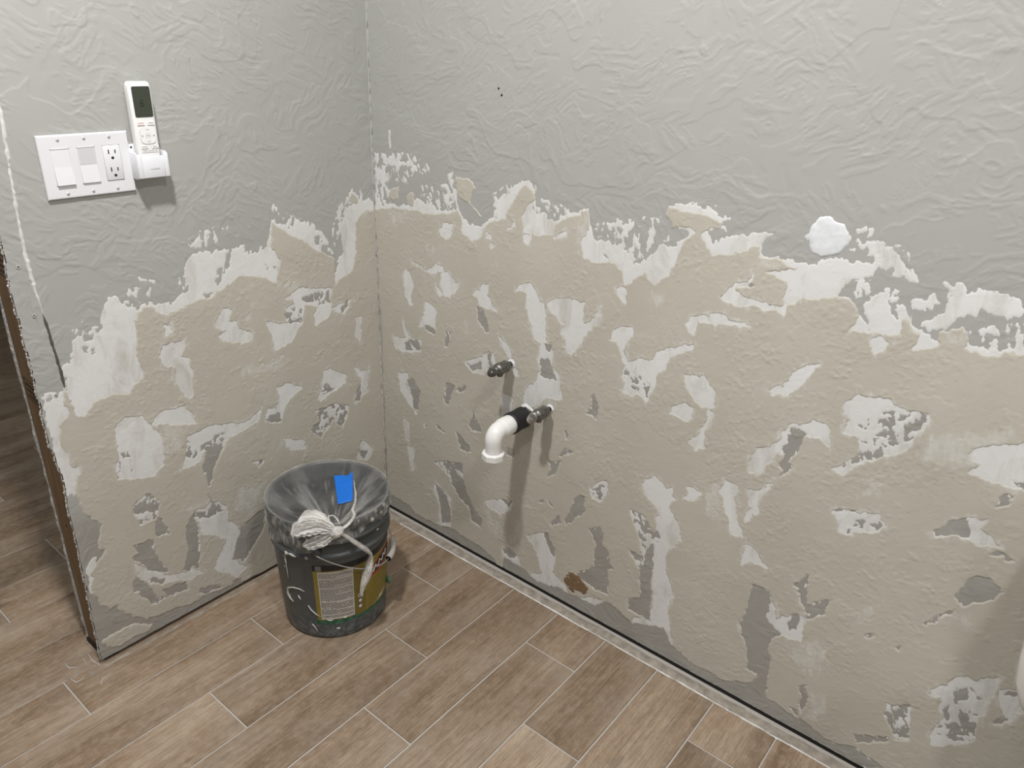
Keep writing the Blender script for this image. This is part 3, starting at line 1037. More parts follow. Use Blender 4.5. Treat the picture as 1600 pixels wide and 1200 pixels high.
ceil_v, ceil_f = box_data(-3.4, 0.3, -3.2, 3.2, 2.44, 2.5)
mesh('ceiling', ceil_v, ceil_f, M['ceiling'], kind='structure')
box('wall_back', (-3.5, -3.4, -3.2, 3.2, -.08, 2.5), M['plainwall'], kind='structure')
box('wall_front', (-3.4, 0.3, -3.3, -3.2, -.08, 2.5), M['plainwall'], kind='structure')
box('wall_far', (-3.4, 0.3, 3.2, 3.3, -.08, 2.5), M['plainwall'], kind='structure')

# ------------------------------------------------------------------ right wall
wr = mesh('wall_right', *box_data(0.004, 0.12, -3.2, 0.0, 0.012, 2.44), M['plainwall'], kind='structure')
wr['label'] = 'grey skip-trowel wall patched with beige and white compound below'
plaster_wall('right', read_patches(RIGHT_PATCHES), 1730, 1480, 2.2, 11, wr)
# the part of the face above and beside the frame
mesh('painted_face', [(0, 0, 1.479), (0, -1.731, 1.479), (0, -1.731, 2.44), (0, 0, 2.44)], [(0, 1, 2, 3)], M['paint'], wr)
mesh('painted_face', [(0, -1.729, .012), (0, -3.2, .012), (0, -3.2, 2.44), (0, -1.729, 2.44)], [(0, 1, 2, 3)], M['paint'], wr)
box('sole_plate', (0.003, 0.09, -3.2, 0.0, -0.002, 0.0118), M['dark'], wr)  # shade of the void under the drywall, painted as a near-black block
# same wall carried on past the partition into the next room
box('wall_side', (-0.03, 0.12, 0.114, 3.2, -0.002, 2.44), M['plainwall'], kind='structure')


def wall_blob(name, side, pts, h, mat, parent, n_in=2, dome=0.6, seed=1, label=None):
    """low domed patch on the wall from a closed outline in wall millimetres"""
    P = np.array(pts, float)
    # resample + jitter
    out = []
    rs = np.random.RandomState(seed)
    for i in range(len(P)):
        a, b2 = P[i], P[(i + 1) % len(P)]
        for t in (0, .25, .5, .75):
            q = a + (b2 - a) * t + rs.uniform(-1, 1, 2) * .9
            out.append(q)
    out = np.array(out)
    c = out.mean(0)
    rings = [(1.0, -.0003), (.97, h * .55), (.86, h), (.5, h * (1 + dome * .3)), (.2, h)]
    v, f = [], []
    m = len(out)
    for s, hh in rings:
        for q in out:
            u, z = c + (q - c) * s
            hq = hh + (rs.uniform(-.0002, .0002) if s < .95 else 0)
            v.append((-hq, -u / 1000, z / 1000) if side == 'right' else (-u / 1000, -hq, z / 1000))
    for r in range(len(rings) - 1):
        for k in range(m):
            f.append((r * m + k, r * m + (k + 1) % m, (r + 1) * m + (k + 1) % m, (r + 1) * m + k))
    f.append(tuple((len(rings) - 1) * m + k for k in range(m)))
    o = mesh(name, v, f, mat, parent, True)
    if label:
        o['label'] = label
    return o

wall_blob('spackle_patch', 'right', [(1156, 1117), (1172, 1120), (1182, 1111), (1198, 1110), (1210, 1093), (1211, 1077), (1199, 1058), (1171, 1047), (1153, 1052), (1141, 1081), (1146, 1102)], .0016, M['spackle'], wr, seed=6, dome=.3, label='lone round dab of bright white spackle above the patched band')
wall_blob('torn_paper', 'right', [(704, 117), (719, 122), (739, 118), (776, 96), (764, 66), (754, 71), (734, 68), (727, 53), (709, 59), (689, 80)], .0019, M['brown_paper'], wr, seed=3, dome=0, label='small patch of bare brown paper low on the wall')
for (y, z) in ((-0.4235, 1.277), (-0.4325, 1.2640)):
    v, f = lathe_data([(.0001, -.0016), (.0022, -.0012), (.0026, -.0004)], 10, (0, y, z), 'X')
    mesh('nail_hole', v, f, M['dark'], wr)

# ------------------------------------------------------------------ left wall (short partition, open at its end)


def left_edge(Z):
    Z = np.asarray(Z, dtype=np.float32)
    e = np.interp(Z, [0, 40, 150, 250, 340, 424, 513, 578, 584, 670, 855, 921, 987, 1500], [895, 895, 892, 889, 886, 885, 882.5, 887, 891, 889, 889, 891, 886, 872])
    return e + (fbm(Z / 12, Z * 0 + 3.3, 5, 3) - .5) * 5


wl = mesh('wall_left', *box_data(-0.868, 0.0, 0.003, 0.0127, 0.012, 2.44), M['plainwall'], kind='structure')
wl['label'] = 'short grey partition wall patched with beige compound, its end left open'
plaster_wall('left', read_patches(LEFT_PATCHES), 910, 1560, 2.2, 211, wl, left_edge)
mesh('painted_face', [(0, 0, 1.558), (-.872, 0, 1.558), (-.872, 0, 2.44), (0, 0, 2.44)], [(0, 3, 2, 1)], M['paint'], wl)
# broken drywall edge
zz = np.arange(12, 1562, 3.0)
ee = left_edge(zz)
v, f = [], []
rs = np.random.RandomState(4)
for z, e in zip(zz, ee):
    j = rs.uniform(-1, 1, 3) * .0016
    v += [(-e / 1000, -.0004, z / 1000), (-e / 1000 - .0012 + j[0], .0022, z / 1000), (-e / 1000 + .001 + j[1], .007, z / 1000),
          (-e / 1000 + .003 + j[2], .0127, z / 1000), (-e / 1000 + .02, .0127, z / 1000)]
for i in range(len(zz) - 1):
    for q in range(4):
        f.append((i * 5 + q, i * 5 + 5 + q, i * 5 + 6 + q, i * 5 + 1 + q))
o = mesh('drywall_edge', v, f, M['gypsum'], wl, False)
o['label'] = 'ragged white gypsum edge of the front drywall sheet'
# stud
st = box('stud', (-0.8795, -0.842, 0.0135, 0.1025, 0.006, 2.44), M['stud'], wl, 0.003, 2)
st['label'] = 'bare pine stud at the open wall end'
box('stud', (-0.840, -0.802, 0.0135, 0.1025, 0.006, 2.44), M['stud'], wl, 0.003, 2)
box('sole_plate', (-0.80, -0.001, 0.0135, 0.1025, 0.004, 0.040), M['stud'], wl)
# dark foot of the stud
mesh('stud_foot', *box_data(-0.884, -0.85, 0.012, 0.104, -0.002, 0.010), M['dark'], wl)
# lumber stamps: unreadable block stamps
for z0, yc in ((0.655, 0.055), (0.925, 0.062)):
    mb = MB()
    X = -0.8799
    def q4(y0, y1, za, zb, sh=0.12):
        mb.add([(X, y0, za + sh * y0), (X, y1, za + sh * y1), (X, y1, zb + sh * y1), (X, y0, zb + sh * y0)], [(0, 1, 2, 3)])
    q4(yc - .034, yc + .034, z0 + .045, z0 + .0475)
    q4(yc - .034, yc + .034, z0, z0 + .0025)
    q4(yc + .032, yc + .034, z0, z0 + .0475)
    q4(yc - .034, yc - .0322, z0, z0 + .0475)
    for r in range(3):
        y = yc - .028
        while y < yc + .026:
            w = random.uniform(.003, .007)
            q4(y, min(y + w, yc + .028), z0 + .007 + r * .012, z0 + .014 + r * .012)
            y += w + .0025
    mb.build('lumber_stamp', M['ink'], st)
for (y, z) in ((0.048, .885), (.055, .36)):
    v, f = lathe_data([(.0001, -.8799), (.003, -.8798), (.0036, -.8796)], 10, (0, y, z), 'X')
    mesh('knot', v, f, M['ink'], st)
# rear drywall sheet, also ragged
zz = np.arange(2, 1562, 4.0)
v, f = [], []
for z in zz:
    e = .8800 + float((fbm(np.array([z / 26]), np.array([1.7]), 9, 3)[0] - .5) * .006)
    j = rs.uniform(-1, 1) * .0012
    v += [(-e + .03, .1030, z / 1000), (-e + j, .1030, z / 1000), (-e - .0002 - j, .109, z / 1000), (-e, .1157, z / 1000), (-e + .03, .1157, z / 1000)]
for i in range(len(zz) - 1):
    for q in range(4):
        f.append((i * 5 + q, i * 5 + 5 + q, i * 5 + 6 + q, i * 5 + 1 + q))
mesh('rear_drywall_edge', v, f, M['gypsum'], wl)
mesh('rear_drywall', *box_data(-0.862, 0.0, 0.1030, 0.1157, 0.002, 2.44), M['plainwall'], wl)


def ribbon(name, pts, w, h, mat, parent, seed, n=160, jit=.5):
    """ragged raised ribbon on the left wall along pts (u, z) mm, width w mm, height h mm"""
    P = np.array(pts, float)
    d = np.r_[0, np.cumsum(np.hypot(*np.diff(P, axis=0).T))]
    s = np.linspace(0, d[-1], n)
    u = np.interp(s, d, P[:, 0])
    z = np.interp(s, d, P[:, 1])
    rs = np.random.RandomState(seed)
    a = fbm(s / 9, s * 0 + seed, seed, 3)
    b_ = fbm(s / 9, s * 0 + seed + 5, seed + 2, 3)
    v, f = [], []
    for i in range(n):
        wl_ = w * (1 - jit + 2 * jit * a[i]) * .5 * min(1, 8 * i / n, 8 * (n - 1 - i) / n + .1)
        wr_ = w * (1 - jit + 2 * jit * b_[i]) * .5 * min(1, 8 * i / n, 8 * (n - 1 - i) / n + .1)
        hh = h * (.4 + 1.2 * b_[i])
        for o_, k in ((wl_, -.2), (wl_ * .5, hh), (-wr_ * .5, hh * .8), (-wr_, -.2)):
            v.append((-(u[i] + o_) / 1000, -k / 1000, z[i] / 1000))
    for i in range(n - 1):
        for q in range(3):
            f.append((i * 4 + q, i * 4 + q + 1, i * 4 + 5 + q, i * 4 + 4 + q))
    return mesh(name, v, f, mat, parent, True)


o = ribbon('cracked_seam', [(832, 1450), (834, 1330), (838, 1215), (846, 1100), (851, 1010), (850, 930), (845, 858)], 6.5, 1.5, M['white'], wl, 21, 260, .75)
o['label'] = 'chipped white line where the old corner trim came off'
o = ribbon('open_seam', [(846, 862), (843, 830), (841, 780), (838, 740), (838, 700)], 6.5, 1.3, simple('seam_shadow', (.09, .08, .065, 1), .95, bump=1, bscale=200), wl, 31, 90, .3)
o['label'] = 'dark open slot below the chipped line'
ribbon('hairline', [(858, 935), (862, 880), (857, 840), (853, 760), (850, 720)], 1.6, .7, M['gypsum'], wl, 41, 90, .5)
ribbon('hairline', [(849, 955), (857, 925), (858, 920)], 1.4, .6, M['gypsum'], wl, 43, 40, .5)
for (u, z) in ((868, 958), (861, 861), (857, 690)):
    v, f = lathe_data([(.0001, .0), (.0016, -.0004), (.0032, -.0011), (.0044, -.0002)], 10, (-u / 1000, 0, z / 1000), 'Y')
    mesh('nail_dimple', v, f, M['paint'], wl, True)
    v, f = lathe_data([(.0001, -.0007), (.0016, -.0006)], 8, (-u / 1000, 0, z / 1000 + .001), 'Y')
    mesh('nail_hole', v, f, M['dark'], wl)
# inside-corner crease: thin uneven tape ridge
v, f = [], []
zz = np.arange(14, 1560, 4.0)
for z in zz:
    a = float(fbm(np.array([z / 30]), np.array([.5]), 61, 3)[0]) - .5
    b_ = float(fbm(np.array([z / 12]), np.array([4.5]), 63, 3)[0])
    x0 = .0035 + a * .004
    v += [(-x0 - .0022, -.0002, z / 1000), (-x0 * .6 - .0008, -.0012 - .0012 * b_, z / 1000), (-.0002, -.0030 - a * .003, z / 1000)]
for i in range(len(zz) - 1):
    for q in range(2):
        f.append((i * 3 + q, i * 3 + q + 1, i * 3 + 4 + q, i * 3 + 3 + q))
up = [i for i, z in enumerate(zz) if z >= 575]
o = mesh('corner_tape', v, [q for q in f if min(q) // 3 >= up[0]], M['paint'], wl, True)
o = mesh('corner_compound', v, [q for q in f if min(q) // 3 < up[0] + 0], M['tan'], wl, True)
rs = np.random.RandomState(8)
mb = MB()
z = .14
while z < 1.5:
    L = rs.uniform(.006, .03)
    x = .0028 + rs.uniform(-.001, .0015)
    w = rs.uniform(.0004, .0010)
    mb.add([(-x - w, -.0034, z), (-x + w, -.0034, z), (-x + w * .5 + rs.uniform(-.001, .001), -.0034, z + L)], [(0, 1, 2)])
    z += L + rs.uniform(.0, .035)
mb.build('corner_crack', simple('crack_shadow', (.10, .09, .08, 1), .95), wl, kind='stuff')

# ------------------------------------------------------------------ three-gang switch plate
CX, CZ = -0.7115, 1.1290
sp = thing('switch_plate', 'white three-gang wall plate with two rocker switches and one outlet', 'switch plate', (CX, -0.001, CZ))


def bb(name, x0, x1, y0, y1, z0, z1, mat, par, bev=0.0, seg=2):
    return box(name, (x0, x1, y0, y1, z0, z1), mat, par, bev, seg)


# frame of the plate with three openings
fv, ff = [], []
HW, HH = .0825, .0575
xs = [-HW]
for g in (-.0465, 0, .0465):
    xs += [g - .0168, g + .0168]
xs.append(HW)
zs = [-HH, -.0335, .0335, HH]
mb = MB()
for i in range(len(xs) - 1):
    for j in range(3):
        if j == 1 and i in (1, 3, 5):
            continue
        mb.add(*box_data(xs[i], xs[i + 1], -.0055, -.0005, zs[j], zs[j + 1]))
pl = mb.build('face_plate', M['plate'], sp)
bm = bmesh.new(); bm.from_mesh(pl.data)
bmesh.ops.remove_doubles(bm, verts=bm.verts, dist=1e-5)
# drop the inner faces between blocks
seen = {}
for fc in list(bm.faces):
    key = tuple(sorted(v_.index for v_ in fc.verts))
    seen.setdefault(key, []).append(fc)
dead = [fc for l_ in seen.values() if len(l_) > 1 for fc in l_]
bmesh.ops.delete(bm, geom=dead, context='FACES')
out = [e for e in bm.edges if all(abs(v_.co.y + .0055) < 1e-5 for v_ in e.verts) and
       (all(abs(abs(v_.co.x) - HW) < 1e-5 for v_ in e.verts) or all(abs(abs(v_.co.z) - HH) < 1e-5 for v_ in e.verts))]
bmesh.ops.bevel(bm, geom=out, offset=.0035, segments=3, profile=.6, affect='EDGES')
bm.to_mesh(pl.data); bm.free()
pl.data.shade_flat()


def rocker(x, up_in, name_label):
    r = MB()
    # body: wedge; the pressed half dips in, the other stands proud
    a, b_ = (.0158, .0322)
    yt = -.0052 if up_in else -.0076
    yb = -.0082 if up_in else -.0052
    if not up_in:
        yt, yb = -.0054, -.0098
    v = [(x - a, -.001, -b_), (x + a, -.001, -b_), (x + a, -.001, b_), (x - a, -.001, b_),
         (x - a, yb, -b_), (x + a, yb, -b_), (x + a, yt, b_), (x - a, yt, b_), (x - a, (yt + yb) / 2 + .0011, 0), (x + a, (yt + yb) / 2 + .0011, 0)]
    f = [(4, 5, 9, 8), (8, 9, 6, 7), (0, 1, 5, 4), (7, 6, 2, 3), (0, 4, 8, 7, 3), (1, 2, 6, 9, 5)]
    o = mesh('rocker', v, f, M['plate'], sp)
    return o


r1 = rocker(-.0465, False, '')
r1['label'] = 'left rocker pressed at the top, lower edge standing proud'
r2 = rocker(0, True, '')
r2.location = (0, 0, 0)
r2['label'] = 'middle rocker, shade on its tilted-in upper half put into the colour'
mesh('upper_half_shade', [(-.0150, -.00585, .0015), (.0150, -.00585, .0015), (.0150, -.00565, .0315), (-.0150, -.00565, .0315)], [(0, 1, 2, 3)], M['plate_shade'], r2)  # shade on the tilted-in half, painted as a greyer face
fr = MB()
for g in (-.0465, 0):
    for (x0, x1, z0, z1) in ((-.0168, -.0159, -.0335, .0335), (.0159, .0168, -.0335, .0335), (-.0168, .0168, .0324, .0335), (-.0168, .0168, -.0335, -.0324)):
        fr.add(*box_data(g + x0, g + x1, -.0062, -.001, z0, z1))
fr.build('switch_frame', M['plate'], sp)
oc = bb('outlet', .0465 - .0162, .0465 + .0162, -.0068, -.001, -.0328, .0328, M['plate'], sp, .0012)
for zc in (.0165, -.0165):
    for dx, hh in ((-.0062, .0040), (.0062, .0033)):
        bb('blade_slot', .0465 + dx - .0011, .0465 + dx + .0011, -.0070, -.0060, zc + .0045 - hh, zc + .0045 + hh, M['slot'], oc)
    v, f = lathe_data([(.0001, -.0070), (.0028, -.0070), (.0028, -.0062)], 14, (.0465, 0, zc - .0070), 'Y')
    mesh('ground_hole', v, f, M['slot'], oc)
for g in (-.0465, 0, .0465):
    for zc in (.0485, -.0485):
        v, f = lathe_data([(.0001, -.0068), (.0022, -.0066), (.0033, -.0056), (.0034, -.0052)], 14, (g, 0, zc), 'Y')
        s_ = mesh('screw', v, f, M['screw'], sp, True)
        bb('screw_slot', g - .0003, g + .0003, -.00695, -.0060, zc - .0024, zc + .0024, M['print_grey'], s_)

# ------------------------------------------------------------------ remote control in its wall holder
HX, HZ = -0.6005, 1.095
hd = thing('remote_holder', 'small white plastic wall cradle beside the switch plate', 'remote holder', (HX, -0.001, HZ))


def rrect(w, h, r, n=5):
    pts = []
    for (cx, cy, a0) in ((w - r, h - r, 0), (-w + r, h - r, 90), (-w + r, -h + r, 180), (w - r, -h + r, 270)):
        for k in range(n + 1):
            a = math.radians(a0 + 90 * k / n)
            pts.append((cx + r * math.cos(a), cy + r * math.sin(a)))
    return pts


def loft(name, sections, mat, parent, cap=True, smooth=True):
    v, f = [], []
    m = len(sections[0])
    for s in sections:
        v += list(s)
    for i in range(len(sections) - 1):
        for k in range(m):
            f.append((i * m + k, i * m + (k + 1) % m, (i + 1) * m + (k + 1) % m, (i + 1) * m + k))
    if cap:
        f.append(tuple(range(m - 1, -1, -1)))
        f.append(tuple((len(sections) - 1) * m + k for k in range(m)))
    return mesh(name, v, f, mat, parent, smooth)


# cradle: side walls, back plate, bottom, lower front lip
def plate_poly(name, outline_yz, x0, x1, mat, par, bev=.0008):
    n = len(outline_yz)
    v = [(x0, y, z) for y, z in outline_yz] + [(x1, y, z) for y, z in outline_yz]
    f = [tuple(range(n)), tuple(range(2 * n - 1, n - 1, -1))]
    for k in range(n):
        f.append((k, n + k, n + (k + 1) % n, (k + 1) % n))
    o = mesh(name, v, f, mat, par)
    do_bevel(o, bev, 2)
    return o


side_out = [(-.001, .062), (-.001, .004), (-.012, 0.0), (-.028, .001), (-.034, .006), (-.034, .048), (-.028, .052), (-.010, .052)]
plate_poly('side_wall', side_out, -.0315, -.0285, M['holder'], hd)
plate_poly('side_wall', side_out, .0285, .0315, M['holder'], hd)
bb('back_plate', -.0300, .0300, -.003, -.0005, .003, .066, M['holder'], hd, .001)
bb('bottom', -.0290, .0290, -.031, -.001, .002, .005, M['holder'], hd, .001)
bb('front_lip', -.0315, -.0215, -.0355, -.0325, .003, .049, M['holder'], hd, .001)
bb('front_lip', .0225, .0315, -.0355, -.0325, .003, .049, M['holder'], hd, .001)
bb('front_panel', -.0220, .0230, -.0330, -.0305, .003, .044, M['holder'], hd, .0008)
bb('screw_hole', -.0262, -.0225, -.0036, -.0028, .0585, .0615, M['slot'], hd)

rm = thing('remote_control', 'white remote control with dark screen standing in the wall cradle', 'remote control', (HX, -0.006, HZ + .006))
tilt = math.radians(4.0)
rm.rotation_euler = (-tilt * 0, 0, 0)
secs = []
for (z, w, d) in ((0, .0195, .007), (.002, .0215, .009), (.02, .0225, .0105), (.09, .0226, .0105), (.150, .0228, .0105), (.166, .0226, .010), (.173, .0212, .0085), (.1755, .0185, .006)):
    secs.append([(x, y - .0125, z) for x, y in rrect(w, d, min(.006, d * .8))])
loft('body', secs, M['remote'], rm)
YF = -.0232


def rr_face(name, cx, cz, w, h, r, y, mat, par, th=.0005):
    o_ = rrect(w, h, r)
    n = len(o_)
    v = [(cx + a, y, cz + b_) for a, b_ in o_] + [(cx + a, y + th, cz + b_) for a, b_ in o_]
    f = [tuple(range(n))] + [(k, n + k, n + (k + 1) % n, (k + 1) % n) for k in range(n)]
    return mesh(name, v, f, mat, par)


def text(name, s, x, y, z, size, mat, par):
    c = bpy.data.curves.new(name, 'FONT')
    c.body = s
    c.size = size
    c.align_x = 'CENTER'
    c.align_y = 'CENTER'
    c.materials.append(mat)
    o = bpy.data.objects.new(name, c)
    o.location = (x, y, z)
    o.rotation_euler = (math.pi / 2, 0, 0)
    COL.objects.link(o)
    dg = bpy.context.evaluated_depsgraph_get()
    me = bpy.data.meshes.new_from_object(o.evaluated_get(dg))
    me.name = name
    bpy.data.objects.remove(o)
    o2 = bpy.data.objects.new(name, me)
    o2.location = (x, y, z)
    o2.rotation_euler = (math.pi / 2, 0, 0)
    COL.objects.link(o2)
    o2.parent = par
    return o2


scr = rr_face('screen', .0005, .139, .0172, .0275, .003, YF - .0004, M['lcd'], rm)
rr_face('screen_frame', .0005, .139, .0180, .0283, .0035, YF - .0002, M['print_grey'], rm)
text('digit', '6', -.001, YF - .0006, .136, .019, M['lcd_digit'], scr)
for x, t, m in ((-.0095, 'ON/OFF', 'print_red'), (.0105, 'MODE', 'print_grey')):
    b1 = rr_face('button', x, .0995, .0072, .0030, .001, YF - .0007, M['remote'], rm)
    bb('button_edge', x - .0068, x + .0068, YF - .0009, YF - .0001, .0960, .0965, M[m if m == 'print_red' else 'groove'], b1)
    text('print', t, x, YF - .0010, .1000, .0032, M[m], b1)
ring = rr_face('direction_pad', .001, .0765, .0150, .0155, .0085, YF - .0005, M['groove'], rm)
rr_face('pad_face', .001, .0767, .0147, .0152, .0083, YF - .0009, M['remote'], ring)
v, f = lathe_data([(.0046, YF - .0011), (.0050, YF - .0011), (.0050, YF - .0006)], 24, (.001, 0, .0765), 'Y')
mesh('center_ring', v, f, M['groove'], ring)
text('print', 'SPEED', .001, YF - .0012, .0765, .0028, M['print_grey'], ring)
text('print', 'TEMP', .001, YF - .0012, .0875, .0028, M['print_grey'], ring)
text('print', 'TEMP', .001, YF - .0012, .0655, .0028, M['print_grey'], ring)
for x, s in ((-.0105, 1), (.0125, -1)):
    mesh('arrow', [(x + .001 * s, YF - .0012, .0785), (x + .001 * s, YF - .0012, .0745), (x - .0012 * s, YF - .0012, .0765)], [(0, 1, 2)], M['print_grey'], ring)
for x, t in ((-.0090, 'SWING'), (.0115, 'ECO')):
    b1 = rr_face('button', x, .0555, .0072, .0026, .001, YF - .0007, M['remote'], rm)
    bb('button_edge', x - .0068, x + .0068, YF - .0009, YF - .0001, .0524, .0528, M['groove'], b1)
    text('print', t, x, YF - .0010, .0557, .0030, M['print_grey'], b1)
b1 = rr_face('button', .001, .0480, .0170, .0026, .001, YF - .0007, M['remote'], rm)
text('print', 'TIMER  ON/OFF  SET', .001, YF - .0010, .0482, .0034, M['print_grey'], b1)
# print on the lower front of the cradle
text('print', 'air control', .003, -.0334, .0195, .0042, M['print_grey'], hd)

# ------------------------------------------------------------------ plumbing out of the right wall


def stop_valve(name, label, y, z, L, handle_turn):
    t = thing(name, label, 'water valve', (0, y, z))
    # plaster collar where the pipe leaves the wall
    v, f = lathe_data([(.013, .0006), (.0105, -.002), (.008, -.004), (.0068, -.005)], 18, (0, 0, 0), 'X')
    v = [(a, b_ * random.uniform(.85, 1.2), c * random.uniform(.85, 1.2)) for a, b_, c in v]
    mesh('plaster_collar', v, f, M['white'], t, True)
    v, f = tube_data([(.002, 0, 0), (-.024, 0, 0)], .0055, 16)
    mesh('stub_pipe', v, f, M['brass'], t, True)
    # hexagonal compression nut
    v, f = lathe_data([(.004, -.018), (.0138, -.018), (.0150, -.020), (.0150, -.031), (.0138, -.034), (.004, -.034)], 6, (0, 0, 0), 'X')
    o = mesh('compression_nut', v, f, M['brass'], t)
    # valve body
    v, f = lathe_data([(.008, -.030), (.0130, -.034), (.0155, -.040), (.0155, -.053), (.0128, -.059), (.0085, -.060), (.0085, -.066), (.0095, -.068)], 24, (0, 0, 0), 'X')
    mesh('valve_body', v, f, M['brass'], t, True)
    v, f = tube_data([(-.046, 0, 0), (-.046, 0, -.014), (-.046, 0, -.019)], [.0085, .0085, .0072], 16)
    mesh('outlet_port', v, f, M['brass'], t, True)
    # oval handle
    secs = []
    for (x, s) in ((-.066, .55), (-.069, .95), (-.074, 1.0), (-.077, .9), (-.078, .5)):
        c, sn = math.cos(handle_turn), math.sin(handle_turn)
        sec = []
        for k in range(24):
            a = 2 * math.pi * k / 24
            p, q = (.0195 * s * math.cos(a)), .0118 * s * math.sin(a)
            sec.append((x, p * c - q * sn, p * sn + q * c))
        secs.append(sec)
    h = loft('handle', secs, M['brass'] if L else M['chrome'], t)
    v, f = lathe_data([(.0001, -.0790), (.0028, -.0788), (.0034, -.0776)], 12, (0, 0, 0), 'X')
    mesh('handle_screw', v, f, M['chrome'], h, True)
    return t


stop_valve('shutoff_valve', 'dark tarnished shutoff valve, the upper one nearer the corner', -0.490, 0.643, True, math.radians(140))
stop_valve('shutoff_valve', 'tarnished shutoff valve right behind the black coupling', -0.6149, 0.561, False, math.radians(120))

DY, DZ = -0.545, 0.5185
dp = thing('drain_pipe', 'white plastic drain elbow on a black rubber coupling', 'drain pipe', (0, DY, DZ))
v, f = lathe_data([(.029, .0005), (.027, -.002), (.0255, -.004), (.0228, -.005)], 26, (0, 0, 0), 'X')
v = [(a, b_ * random.uniform(.9, 1.12), c * random.uniform(.9, 1.12)) for a, b_, c in v]
o = mesh('plaster_collar', v, f, M['white'], dp, True)
v, f = lathe_data([(.0205, .003), (.0205, -.040)], 32, (0, 0, 0), 'X')
o = mesh('wall_pipe', v, f, M['chrome'], dp, True)
v, f = lathe_data([(.0180, -.014), (.0260, -.014), (.0275, -.016), (.0275, -.026), (.0266, -.028), (.0266, -.052), (.0276, -.054), (.0276, -.066), (.0262, -.069), (.0190, -.069)], 40, (0, 0, 0), 'X')
mesh('rubber_coupling', v, f, M['rubber'], dp, True)
# elbow: straight out, long curve, straight down
pts, rad = [], []
for x in (-.050, -.080, -.098, -.100, -.103, -.108):
    pts.append((x, 0, 0))
rad += [.0242, .0242, .0243, .0240, .0222, .0215]
RB, XE = .021, .108
for k in range(1, 9):
    a = math.pi / 2 * k / 8
    pts.append((-XE - RB * math.sin(a), 0, -RB * (1 - math.cos(a))))
    rad.append(.0215)
for z, r in ((-.032, .0205), (-.048, .0200), (-.058, .0198)):
    pts.append((-XE - RB, 0, z))
    rad.append(r)
v, f = tube_data(pts, rad, 36)
mesh('elbow', v, f, M['pvc'], dp, True)
# slip nut with ribs
n = 48
prof = [(.0200, -.044), (.0255, -.045), (.0272, -.047), (.0272, -.061), (.0260, -.063), (.0215, -.063), (.0215, -.050)]
v, f = [], []
for r, z in prof:
    for k in range(n):
        a = 2 * math.pi * k / n
        rr = r + (.0009 if (k % 6 in (0, 1)) and r > .0265 else 0)
        v.append((-XE - RB + rr * math.cos(a), rr * math.sin(a), z - .008))
for i in range(len(prof) - 1):
    for k in range(n):
        f.append((i * n + k, (i + 1) * n + k, (i + 1) * n + (k + 1) % n, i * n + (k + 1) % n))
mesh('slip_nut', v, f, M['pvc'], dp)

# ------------------------------------------------------------------ bucket
BX, BY = -0.39708, -0.24276
bk = thing('bucket', 'dark grey plastic pail with a gold label and dried white drips', 'bucket', (BX, BY, 0))
body_prof = [(.0001, .004), (.120, .004), (.1265, .001), (.129, .004), (.1295, .012), (.1405, .245), (.1410, .252), (.1465, .2525), (.1480, .2545),
             (.1480, .2600), (.1465, .2625), (.1420, .264), (.1410, .268), (.1415, .292), (.1465, .294), (.1482, .296), (.1482, .3005),
             (.1480, .303), (.1420, .304), (.1415, .322), (.1470, .325), (.1492, .328), (.1495, .346), (.1485, .3500), (.1460, .3512),
             (.1430, .3505), (.1412, .346), (.1400, .30), (.1380, .20), (.1270, .012), (.0001, .010)]
v, f = lathe_data(body_prof, 96)
mesh('shell', v, f, M['bucket'], bk, True)


def br(z):
    return float(np.interp(z, [.012, .245], [.1295, .1405]))


def cyl_pt(a, z, off):
    r = br(z) + off
    return (r * math.cos(math.radians(a)), r * math.sin(math.radians(a)), z)


def cyl_rect(name, a0, a1, z0, z1, off, mat, par, sh=0.0, build=True):
    n = max(1, int(abs(a1 - a0) / 2.5))
    v, f = [], []
    for k in range(n + 1):
        a = a0 + (a1 - a0) * k / n
        d = sh * k / n
        v += [cyl_pt(a, z0 + d, off), cyl_pt(a, z1 + d, off)]
    for k in range(n):
        f.append((2 * k, 2 * k + 2, 2 * k + 3, 2 * k + 1))
    if not build:
        return v, f
    return mesh(name, v, f, mat, par)


def cyl_poly(pts, off):
    v = [cyl_pt(a, z, off) for a, z in pts]
    return v, [tuple(range(len(v)))]


lab = cyl_rect('label', -147, -8, .060, .232, .0007, M['gold'], bk)
lab['label'] = 'gold wrap label with white text panel and red emblem'
cyl_rect('header_band', -147, -8, .216, .2322, .0010, M['black_print'], lab)
cyl_rect('text_panel', -142.5, -107.5, .064, .213, .0010, M['offwhite'], lab)
mb = MB()
z = .207
rs = np.random.RandomState(3)
row = 0
while z > .068:
    a = -141.5
    if rs.rand() < .13:
        z -= .0030
    while a < -109:
        w = rs.uniform(1.2, 4.0)
        if rs.rand() < .95:
            mb.add(*cyl_rect('', a, min(a + w, -108.5), z, z + .0012, .0013, None, None, build=False))
        a += w + .5
        if row % 9 == 4 and a > -128:
            break
    z -= .0026
    row += 1
mb.build('text_lines', M['print_grey'], lab, kind='stuff')
cyl_rect('corner_tag', -144.0, -138.2, .2175, .2315, .0014, M['print_grey'], lab)
cyl_rect('side_column', -107.2, -94.5, .060, .2155, .0010, M['olive'], lab)
